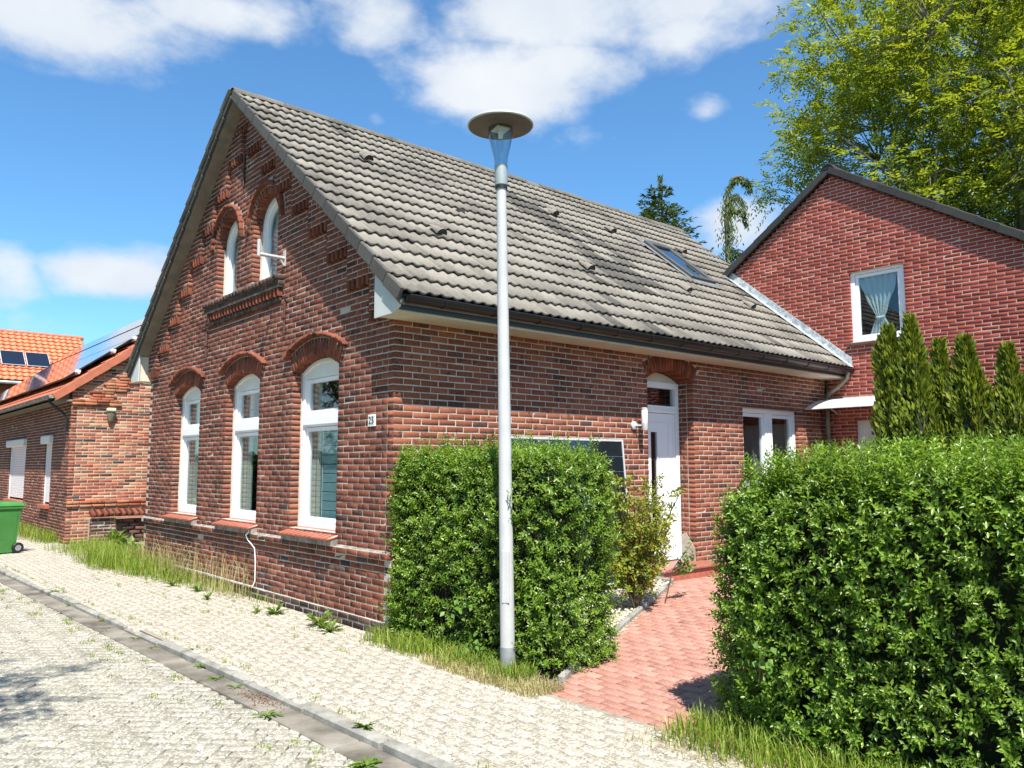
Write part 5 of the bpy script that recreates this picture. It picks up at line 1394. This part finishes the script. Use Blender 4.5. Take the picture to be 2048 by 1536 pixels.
# berberis-like garden shrub between hedge and front door
sh = thing('garden_shrub', 'loose yellow-green shrub between the clipped hedge and the front door', 'shrub', (2.3, -1.05, .1))
stems = B(); P, D = [], []
for k in range(46):
    a = rng.uniform(0, 6.28); top = np.array([2.35, -1.12, .1]) + np.array([math.cos(a) * rng.uniform(.1, .55), math.sin(a) * rng.uniform(.1, .42), rng.uniform(.45, 1.4)])
    mid = (np.array([2.3, -1.05, .1]) + top) / 2 + np.array([0, 0, .15]); stems.tube([(2.3, -1.05, .1), mid, top], [.010, .007, .003], 5, cap=False)
    for t in np.linspace(.3, 1, 9): P.append(np.array([2.3, -1.05, .1]) * (1 - t) ** 2 + 2 * t * (1 - t) * mid + t * t * top); D.append(rdir(1)[0] + np.array([0, 0, .4]))
obj('stems', stems, sh, MTWIG)
V, F = sprigs(np.array(P), np.array(D), 3, .03, .055, .5)
P2 = np.array(P) + rng.normal(0, .05, (len(P), 3)); V2, F2 = sprigs(P2, rdir(len(P)) + np.array([-.2, -.2, .4]), 3, .03, .06, .5); V, F = np.concatenate([V, V2]), np.concatenate([F, F2 + len(V)])
obj('foliage', fmesh('foliage', V, [F], [leaf_mat('yellow_green_leaf', [(0, (.16, .24, .025)), (.5, (.28, .36, .04)), (.85, (.42, .42, .06)), (1, (.42, .22, .06))], .4, .45)]), sh)
sh2 = thing('rose_shoot', 'leafy green rose shoot reaching across the white front door', 'shrub', (2.75, -1.15, .1))
b = B(); P = []
for e in ((3.05, -1.25, .62), (3.15, -1.15, .50), (2.95, -1.3, .78), (3.22, -1.05, .42), (3.0, -1.2, .55)):
    b.tube([(2.7, -1.1, .1), (2.8, -1.15, .5), e], [.009, .006, .003], 5, cap=False)
    for t in np.linspace(.45, 1, 5): P.append(np.array((2.75, -1.12, .45)) * (1 - t) + np.array(e) * t)
obj('stems', b, sh2, MTWIG); P = np.array(P); V, F = sprigs(P, rdir(len(P)) + np.array([0, -.2, .2]), 2, .035, .06, .62)
obj('foliage', fmesh('foliage', V, [F], [MBRAM]), sh2)

# columnar thujas in front of the annex
MTHU = leaf_mat('thuja_spray', [(0, (.075, .12, .014)), (.4, (.16, .22, .022)), (.8, (.26, .31, .03)), (1, (.34, .37, .05))], .35, .55, .3)
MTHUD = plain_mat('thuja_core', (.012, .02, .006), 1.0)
for i, (tx, ty, hh, rr_, lab) in enumerate(((6.05, -2.14, 3.30, .25, 'leftmost slim thuja spire before the annex, tall and dark'), (6.10, -2.40, 3.42, .25, 'tallest thuja spire under the annex window'), (6.30, -2.66, 3.08, .22, 'third thuja spire from the left before the annex'),
                                          (6.35, -2.93, 3.10, .27, 'fourth thuja spire from the left before the annex'), (6.55, -3.33, 2.98, .25, 'second thuja spire from the right picture edge'), (6.70, -3.58, 2.85, .27, 'thuja spire cut by the right picture edge'))):
    t = thing('thuja', lab, 'tree', (tx, ty, .18), 'row of columnar thujas')
    n = 5200; z = rng.uniform(0, 1, n) ** .9; prof = np.minimum(1, (1 - z) * 2.1 + .05) ** .75 * rr_ * (1 + .18 * np.sin(z * 23 + i)) * (.9 + .2 * np.sin(z * 9 + 2 * i))
    a = rng.uniform(0, 2 * math.pi, n); rad = prof * (.72 + .33 * rng.uniform(0, 1, n)) * (1 + .22 * np.sin(a * 5 + z * 11))
    p = np.c_[np.cos(a) * rad, np.sin(a) * rad, .1 + z * (hh - .25)]
    A = np.c_[np.cos(a) * .45, np.sin(a) * .45, np.ones(n)] + rdir(n) * .45; Nn = np.c_[np.cos(a + .9), np.sin(a + .9), .2 * np.ones(n)] + rdir(n) * .5
    V, F = leaves(p, A, Nn, rng.uniform(.06, .13, n), rng.uniform(.025, .05, n), .1, .1)
    obj('foliage', fmesh('foliage', V, [F], [MTHU]), t, local=True)
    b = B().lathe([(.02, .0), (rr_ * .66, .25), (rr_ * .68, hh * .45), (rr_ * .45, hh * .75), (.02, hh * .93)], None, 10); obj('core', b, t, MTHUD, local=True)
    obj('trunk', B().tube([(0, 0, -.1), (0, 0, hh * .9)], [.04, .008], 6), t, MTWIG, local=True)

# broadleaf trees
MBARK = plain_mat('grey_bark', (.15, .13, .10), .95, var=.35, sc=9, bump=.6, bsc=25)
def grow(b, p, d, length, r, depth, tips, R, spread=.55, up=.22, minr=.012, seg=4):
    pts = [p]; rad = [r]; d = d.normalized(); q = p.copy()
    for s in range(seg):
        d = (d + Vector((R.gauss(0, .10), R.gauss(0, .10), R.gauss(0, .06) + up * .12))).normalized()
        q = q + d * (length / seg); pts.append(q.copy()); rad.append(r * (1 - .42 * (s + 1) / seg))
        if depth <= 2 and s >= 1: tips.append((q.copy(), d.copy()))
    b.tube(pts, rad, 7 if r > .06 else 5 if r > .025 else 4, cap=False)
    if depth == 0 or r < minr: tips.append((q, d)); return
    n = R.choice((2, 3, 3)) if depth > 1 else R.choice((3, 4))
    for k in range(n):
        a = R.uniform(0, 6.28); side = d.cross(Vector((math.cos(a), math.sin(a), .3))).normalized()
        nd = (d * R.uniform(.55, 1.0) + side * R.uniform(.5, 1.2) * spread * 1.5 + Vector((0, 0, up))).normalized()
        start = pts[-1] if k < 2 else pts[max(1, seg - 1 - R.randint(0, 1))]
        grow(b, start, nd, length * R.uniform(.62, .86), rad[-1] * R.uniform(.6, .85), depth - 1, tips, R, spread, up, minr, seg)
def leafy_tree(name, label, base, height, r0, seed, mat, cen, rad, clumps, per=9, LN=.34, leafl=.10, lw=.40, first=.30, limbs=6, clump_r=.42, depth=2, group=None, low=-1.0):
    """tapered trunk, limbs and twigs; leaf clumps fill an uneven crown volume"""
    R = random.Random(seed); r_ = np.random.default_rng(seed); t = thing(name, label, 'tree', base, group); b = B(); tips = []
    base = Vector(base); cen = np.array(cen); rad = np.array(rad)
    top = base + Vector((R.gauss(0, .15), R.gauss(0, .15), height * first))
    b.tube([base - Vector((0, 0, .2)), base + Vector((0, 0, .5)), (base + top) / 2 + Vector((.08, .05, 0)), top], [r0 * 1.35, r0, r0 * .88, r0 * .8], 10, cap=False)
    for k in range(limbs):
        a = 6.28 * k / limbs + R.uniform(-.4, .4); sp = R.uniform(.35, .9) if k else .05
        grow(b, top - Vector((0, 0, R.uniform(0, .8))), Vector((math.cos(a) * sp, math.sin(a) * sp, 1)), height * R.uniform(.17, .22), r0 * R.uniform(.40, .6), depth, tips, R, .6)
    T = np.array([tuple(q) for q, _ in tips])
    q = r_.normal(0, 1, (clumps * 3, 3)); q = unit(q) * (r_.uniform(.12, 1, (clumps * 3, 1)) ** .55)
    q = q[q[:, 2] > low]; C = cen + q * rad
    C = C + .55 * np.c_[np.sin(C[:, 2] * 1.7 + C[:, 1]), np.sin(C[:, 0] * 1.9), .6 * np.sin(C[:, 1] * 2.1 + C[:, 0])]
    # gaps: drop clumps where a coarse pattern is low
    keep = (np.sin(C[:, 0] * 1.35 + 1) * np.sin(C[:, 1] * 1.55 + 2) * np.sin(C[:, 2] * 1.25 + seed) > -.22); C = C[keep][:clumps]
    for c in C:
        d2 = ((T - c) ** 2).sum(1); k = int(d2.argmin()); s = T[k]
        if d2[k] > 9: continue
        m = (s + c) / 2 + np.array([0, 0, .12]); b.tube([tuple(s), tuple(m), tuple(c)], [.016, .011, .005], 4, cap=False)
    obj('trunk', b, t, MBARK)
    n = len(C) * per; sz = np.repeat(r_.uniform(.7, 1.25, (len(C), 1)), per, 0)
    Pr = np.repeat(C, per, 0) + unit(r_.normal(0, 1, (n, 3))) * clump_r * sz * (r_.uniform(0, 1, (n, 1)) ** .5) * np.array([1, 1, .7])
    Dr = unit((Pr - np.repeat(C, per, 0)) * 1.4 + rdir(n) * .45 + np.array([0, 0, .05])); up = np.array([0, 0, 1.0]); S = unit(np.cross(Dr, up) + rdir(n) * .2); Nn = np.cross(S, Dr)
    Vs, Fs, off = [], [], 0; Lr = LN * r_.uniform(.7, 1.2, (n, 1))
    for j, tt in enumerate((.22, .42, .62, .82, 1.0)):
        base_ = Pr + Dr * Lr * tt - up * (tt ** 2) * .07
        for sg in ((-1, 1) if tt < 1 else (0,)):
            A = S * sg * .85 + Dr * .6 + rdir(n) * .18; V, F = leaves(base_, A, Nn + rdir(n) * .25, leafl * r_.uniform(.75, 1.2, n), leafl * lw * np.ones(n), .1, .2)
            Vs.append(V); Fs.append(F + off); off += len(V)
    obj('crown', fmesh('crown', np.concatenate(Vs), [np.concatenate(Fs)], [mat]), t)
    return t
MASH = leaf_mat('ash_leaf', [(0, (.14, .21, .022)), (.4, (.23, .30, .03)), (.8, (.32, .39, .042)), (1, (.40, .45, .07))], .5, .42, .35)
leafy_tree('ash_tree', 'large light-green ash tree behind the annex roof', (14.8, -1.0, -.1), 14.5, .30, 4, MASH, (14.6, -.9, 9.6), (4.4, 4.4, 5.1), 1150, 12, .38, .12, .40, .33, 7, .55, 2, low=-.85)
MASH2 = leaf_mat('street_tree_leaf', [(0, (.05, .09, .014)), (.6, (.09, .14, .02)), (1, (.13, .18, .03))], .35, .45, .35)
leafy_tree('street_tree', 'broadleaf tree across the street, only its shadow and reflection seen', (-9.5, 11.0, -.1), 9.0, .22, 8, MASH2, (-9.5, 11.0, 5.8), (3.0, 3.6, 3.4), 300, 9, .36, .13, .45, .33, 6, .55, 2)
leafy_tree('street_tree', 'broadleaf tree across the street beside the camera, only its shadow seen', (-8.0, -3.6, -.1), 9.0, .20, 9, MASH2, (-7.5, -3.7, 6.4), (2.2, 2.2, 2.2), 210, 9, .36, .12, .45, .42, 6, .5, 2)
leafy_tree('street_tree', 'broadleaf tree further along across the street, seen in window reflections', (-10.5, 20.0, -.1), 10.0, .22, 12, MASH2, (-10.5, 20.0, 6.0), (3.2, 4.0, 3.8), 300, 9, .38, .14, .45, .33, 6, .6, 2)

# conifers behind the roof
MSPR = leaf_mat('spruce_needles', [(0, (.035, .07, .014)), (.5, (.085, .14, .024)), (.85, (.15, .21, .035)), (1, (.21, .25, .05))], .2, .6, .3)
def conifer(name, label, base, H, R0, seed, nw=34, dens=1.0):
    r_ = np.random.default_rng(seed); t = thing(name, label, 'tree', base); b = B(); b.tube([(0, 0, -.2), (0, 0, H * .5), (.05, 0, H)], [.16, .10, .01], 8, cap=False)
    Ps, As, Ns = [], [], []
    for w in range(nw):
        z = .9 + (H - 1.0) * (w / nw) ** .95; L = R0 * (1 - z / H) ** .8 * r_.uniform(.7, 1.15) + .10
        for k in range(5 if w < nw - 3 else 3):
            a = k * 1.2566 + w * .9 + r_.uniform(-.25, .25); d = np.array([math.cos(a), math.sin(a), 0.0]); Lk = L * r_.uniform(.6, 1.2)
            tip = np.array([0, 0, z]) + d * Lk + np.array([0, 0, Lk * .16]); mid = np.array([0, 0, z]) + d * Lk * .5 - np.array([0, 0, Lk * .06])
            b.tube([(0, 0, z), tuple(mid), tuple(tip)], [.022, .014, .004], 4, cap=False)
            n = int((24 + 70 * Lk) * dens); s = r_.uniform(.12, 1, n)[:, None]
            c = (1 - s) ** 2 * np.array([0, 0, z]) + 2 * s * (1 - s) * mid + s * s * tip
            side = np.array([-d[1], d[0], 0]); off = r_.normal(0, 1, (n, 1)) * (.16 * Lk + .05) * (1.1 - s)
            Ps.append(c + side * off - np.array([0, 0, 1]) * abs(off) * .25); As.append(d * .8 + side * np.sign(off) * .7 + np.array([0, 0, .12]) + rdir(n) * .45); Ns.append(np.array([0, 0, 1.0]) + rdir(n) * .6)
    n = 60; Ps.append(np.c_[r_.normal(0, .03, (n, 2)), r_.uniform(H - .6, H + .05, n)]); As.append(rdir(n) * .6 + np.array([0, 0, 1])); Ns.append(rdir(n))
    Ps, As, Ns = map(np.concatenate, (Ps, As, Ns)); V, F = leaves(Ps, As, Ns, r_.uniform(.09, .19, len(Ps)), r_.uniform(.03, .06, len(Ps)), .1, .15)
    obj('trunk', b, t, MBARK, local=True); obj('crown', fmesh('crown', V, [F], [MSPR]), t, local=True)
conifer('spruce_tree', 'dark green spruce top rising behind the main roof ridge', (11.35, 5.55, 0), 8.75, 3.3, 3, 46, .8)
# weeping conifer: bent leader and arching branches with hanging needles
we = thing('weeping_conifer', 'thin weeping conifer with drooping branches beside the spruce', 'tree', (12.55, 4.40, 0))
b = B(); Ps, As, Ns = [], [], []
rt = Vector(CR[0])   # roughly the direction in which the leader bends
def droop(path, r0, n, hang, wid=.05):
    path = [Vector(p) for p in path]; b.tube(path, list(np.linspace(r0, .006, len(path))), 6, cap=False)
    A = np.array([tuple(p) for p in path]); u = rng.uniform(0, len(A) - 1.001, n); i = u.astype(int); f = (u - i)[:, None]
    c = A[i] * (1 - f) + A[i + 1] * f + rng.normal(0, wid, (n, 3)) * np.array([1, 1, .4]); c[:, 2] -= rng.uniform(0, hang, n)
    Ps.append(c); As.append(np.array([0, 0, -1.0]) + rdir(n) * .55); Ns.append(rdir(n))
o = Vector((12.55, 4.40, 0)); s = Vector((.753, -.658, 0))
droop([o + Vector((0, 0, .0)), o + Vector((0, 0, 5)), o - s * .05 + Vector((0, 0, 7.6)), o + s * .0 + Vector((0, 0, 8.45)), o + s * .14 + Vector((0, 0, 8.78)), o + s * .34 + Vector((0, 0, 8.84)), o + s * .52 + Vector((0, 0, 8.72)), o + s * .58 + Vector((0, 0, 8.52))], .07, 900, .12, .045)
Ps[0] = Ps[0][Ps[0][:, 2] > 5.5]; As[0] = As[0][:len(Ps[0])]; Ns[0] = Ns[0][:len(Ps[0])]
for (z0, w, h) in ((8.25, .42, .1), (7.95, .44, .05), (6.9, .5, -.1), (6.45, .95, -.1), (6.2, -.5, -.1)):
    droop([o + Vector((0, 0, z0)), o + s * w * .5 + Vector((0, 0, z0 + .10 + h * .5)), o + s * w * .85 + Vector((0, 0, z0 - .02 + h * .3)), o + s * w * 1.05 + Vector((0, 0, z0 - .30))], .02, 260, .16, .035)
droop([o + Vector((0, 0, 5.6)), o + Vector((0, 0, 6.6)), o + Vector((0, 0, 8.3))], .02, 1500, .10, .11)
Ps, As, Ns = map(np.concatenate, (Ps, As, Ns)); V, F = leaves(Ps, As, Ns, rng.uniform(.07, .15, len(Ps)), rng.uniform(.02, .04, len(Ps)), .1, .1)
obj('trunk', b, we, MBARK); obj('crown', fmesh('crown', V, [F], [MSPR]), we)

# ------------------------------------------------------------------ grass, weeds, litter
def blades(P, H, W, lean, D=None):
    n = len(P); a = rng.uniform(0, 6.28, n); d = np.c_[np.cos(a), np.sin(a), np.zeros(n)] if D is None else D; s = np.c_[-d[:, 1], d[:, 0], np.zeros(n)]
    H = np.asarray(H)[:, None]; W = np.asarray(W)[:, None]; up = np.array([0, 0, 1.0]); lean = np.asarray(lean)[:, None]
    m = P + up * H * .6 + d * H * lean * .3; t = P + up * H * (1 - .25 * lean) + d * H * lean
    V = np.stack([P - s * W * .5, P + s * W * .5, m + s * W * .4, m - s * W * .4, t], 1).reshape(-1, 3); i = np.arange(n)[:, None] * 5
    return V, [i + np.array([[0, 1, 2, 3]]), i + np.array([[3, 2, 4]])]
MGRASS = leaf_mat('grass_blade', [(0, (.15, .25, .025)), (.5, (.22, .33, .035)), (.8, (.30, .38, .05)), (1, (.46, .43, .16))], .4, .5, .3)
MDRY = leaf_mat('dry_grass_blade', [(0, (.40, .34, .16)), (.6, (.52, .45, .24)), (1, (.28, .27, .10))], .3, .6, .2)
def grass(name, label, P, H, mat=None, W=.006, lean=.55):
    V, F = blades(P, H, np.full(len(P), W) * rng.uniform(.7, 1.4, len(P)), rng.uniform(.1, lean * 1.6, len(P)))
    tag(obj(name, fmesh(name, V, F, [mat or MGRASS])), label, 'grass', kind='stuff')
def strip(n, x0, x1, y0, y1, f=None):
    P = np.c_[rng.uniform(x0, x1, n), rng.uniform(y0, y1, n), np.zeros(n)]
    if f is not None: P = P[rng.uniform(0, 1, n) < f(P)]
    return P
# along the gable foot: dense and tall to the left, thin to the right
dn = lambda P: np.clip((P[:, 1] - 1.6) / 4.2, .03, 1) ** 1.5 * np.clip(1.15 - (-P[:, 0]) / (.25 + .55 * np.clip((P[:, 1] - 3.5) / 4, 0, 1)), 0, 1) * (np.sin(P[:, 1] * 5.3) * .35 + .65)
P = strip(26000, -.85, -.035, .3, 8.6, dn); grass('grass', 'tall bright grass along the foot of the gable wall', P, rng.uniform(.06, .20, len(P)) * (1 + np.clip((P[:, 1] - 4) / 3, 0, 1.0)))
P = strip(5200, -.9, .6, 7.7, 11.5, lambda P: np.clip(1 - abs(P[:, 0] + .05) / .75, 0, 1) * .9); grass('grass', 'grass patch in the gap between gable and neighbour house', P, rng.uniform(.08, .34, len(P)))
P = strip(420, -.35, -.04, 3.0, 7.4); grass('dry_grass', 'tall dry seed stalks in front of the gable plinth', P, rng.uniform(.35, .72, len(P)), MDRY, .004, .5)
P = strip(2600, -.75, -.12, 12.6, 16.5, lambda P: np.clip(1 - (-.16 - P[:, 0]) / .5, 0, 1)); grass('grass', 'weedy grass along the front wall of the neighbour house', P, rng.uniform(.08, .38, len(P)))
P = strip(5200, -.34, .02, -2.05, .05, lambda P: np.clip((P[:, 0] + .34) / .2, 0, 1) * (np.sin(P[:, 1] * 9) * .3 + .7)); grass('grass', 'green grass fringe at the foot of the clipped hedge', P, rng.uniform(.05, .19, len(P)))
P = strip(2600, -.36, -.02, -2.35, -1.0); grass('dry_grass', 'straw-coloured dry grass at the foot of the street lamp', P, rng.uniform(.03, .11, len(P)), MDRY, .004, .9)
P = strip(7500, -.42, .05, -6.2, -3.42, lambda P: np.clip((P[:, 0] + .44) / .22, 0, 1) * np.clip(.45 + (-3.4 - P[:, 1]) * .35, 0, 1)); grass('grass', 'green grass fringe at the foot of the large right hedge', P, rng.uniform(.05, .22, len(P)))
P = strip(1500, -.5, -.1, -6.0, -3.3); grass('dry_grass', 'straw-coloured dry grass before the large right hedge', P, rng.uniform(.02, .08, len(P)), MDRY, .004, .9)
# grass in the paving joints near the kerb
P = np.concatenate([np.c_[rng.normal(c, .02, 26), rng.normal(y, .05, 26), np.full(26, -.054)] for (c, y) in [(kerb_x(y) - .30 - abs(rng.normal(0, .18)), y) for y in rng.uniform(-3.4, 8.5, 60)]]); grass('grass', 'short grass growing in the road joints beside the gutter', P, rng.uniform(.012, .045, len(P)), None, .004)
P = np.concatenate([np.c_[rng.normal(c, .012, 16), rng.normal(y, .05, 16), np.full(16, 0.0)] for (c, y) in [(kerb_x(y) + .05 + abs(rng.normal(0, .05)), y) for y in rng.uniform(-3.2, 9, 34)] + [(rng.uniform(-1.1, -.25), rng.uniform(-.3, 7)) for _ in range(36)]]); grass('grass', 'short grass tufts in the pavement joints', P, rng.uniform(.012, .05, len(P)), None, .004)

MWEED = leaf_mat('weed_leaf', [(0, (.10, .19, .025)), (.6, (.15, .26, .035)), (1, (.22, .31, .05))], .35, .45, .35)
def weed(label, x, y, z, size, n=14, up=.5, group=None, stalks=0):
    t = thing('weed', label, 'weed', (x, y, z), group); a = rng.uniform(0, 6.28, n); d = np.c_[np.cos(a), np.sin(a), rng.uniform(.1, 1, n) * up * 2]
    V, F, off = [], [], 0; d = unit(d); p = np.zeros((n, 3)); L = size * rng.uniform(.55, 1.1, n)
    for (f0, f1, w) in ((0, .38, .16), (.30, .72, .24), (.62, 1.05, .22)):     # toothed leaf in three lobes
        q = p + d * (L * f0)[:, None] - np.array([0, 0, 1]) * (L * f0 ** 2 * .35)[:, None]
        v, f = leaves(q, d - np.array([0, 0, 1]) * f0 * .6, np.array([0, 0, 1.0]) + rdir(n) * .3, L * (f1 - f0), L * w, .15, .1); V.append(v); F.append(f + off); off += len(v)
    obj('leaves', fmesh('leaves', np.concatenate(V), [np.concatenate(F)], [MWEED]), t, local=True)
    if stalks:
        b = B()
        for _ in range(stalks): b.tube([(0, 0, 0), (rng.uniform(-.04, .04), rng.uniform(-.04, .04), size * .9), (rng.uniform(-.08, .08), rng.uniform(-.08, .08), size * 1.7)], [.003, .002, .001], 4, cap=False)
        obj('stalks', b, t, MDRY, local=True)
ORD = ['first', 'second', 'third', 'fourth', 'fifth', 'sixth', 'seventh', 'eighth', 'ninth', 'tenth', 'eleventh', 'twelfth', 'thirteenth', 'fourteenth']
for i, (yy, dx, sz, n) in enumerate(((-2.55, -.26, .10, 40), (-2.1, .02, .10, 26), (-1.35, -.25, .11, 18), (-1.05, -.05, .06, 10), (-.55, -.13, .10, 22), (-.2, -.12, .08, 14), (.25, -.06, .085, 16), (.75, .04, .06, 12), (1.25, -.12, .08, 12), (1.75, -.10, .07, 12), (2.3, -.22, .06, 10), (2.9, -.03, .11, 20), (4.2, -.06, .10, 18), (5.2, .0, .10, 16))):
    weed('%s weed tuft in the gutter along the kerb, counting from the camera' % ORD[i], kerb_x(yy) + dx, yy, -.046 if dx < -.02 else 0.0, sz, n, .45, 'weeds along the kerb')
for i, (x, yy, sz, n) in enumerate(((-.30, .62, .16, 26), (-.24, .95, .20, 34), (-.30, 1.85, .17, 30), (-.42, 2.05, .12, 16), (-.50, 3.3, .12, 16), (-.36, 4.0, .15, 24), (-.45, 4.7, .14, 20), (-.25, 5.6, .22, 26))):
    weed('%s leafy weed at the gable foot, counting from the clipped hedge' % ORD[i], x, yy, 0, sz, n, 1.0, 'weeds at the gable foot', 2)
weed('tall leafy weed against the low dark wall between the houses', .55, 11.3, 0, .45, 26, 1.6, None, 3)
weed('grey-green bushy plant at the far left end of the gable', .2, 9.0, 0, .42, 40, 1.5)
# dead leaves drifted into the gutter
n = 340; P = np.c_[rng.normal(kerb_x(-1.0) - .14, .05, n), rng.normal(-.98, .16, n), np.full(n, -.042) + rng.uniform(0, .012, n)]
V, F = leaves(P, rdir(n) * np.array([1, 1, .15]), np.array([0, 0, 1.0]) + rdir(n) * .35, rng.uniform(.012, .03, n), rng.uniform(.006, .014, n))
tag(obj('leaf_litter', fmesh('leaf_litter', V, [F], [leaf_mat('dead_leaf', [(0, (.16, .075, .04)), (1, (.30, .15, .08))], .1, .8)])), 'small drift of brown dead leaves in the gutter', 'leaves', kind='stuff')
n = 900; P = np.c_[rng.uniform(-1.5, -.1, n), rng.uniform(-5, 7, n), np.full(n, .004)]
V, F = leaves(P, rdir(n) * np.array([1, 1, .1]), np.array([0, 0, 1.0]) + rdir(n) * .4, rng.uniform(.008, .022, n), rng.uniform(.003, .008, n))
tag(obj('pavement_litter', fmesh('pavement_litter', V, [F], [bpy.data.materials['dead_leaf']])), 'scattered bits of dead leaf and twig on the pavement', 'leaves', kind='stuff')
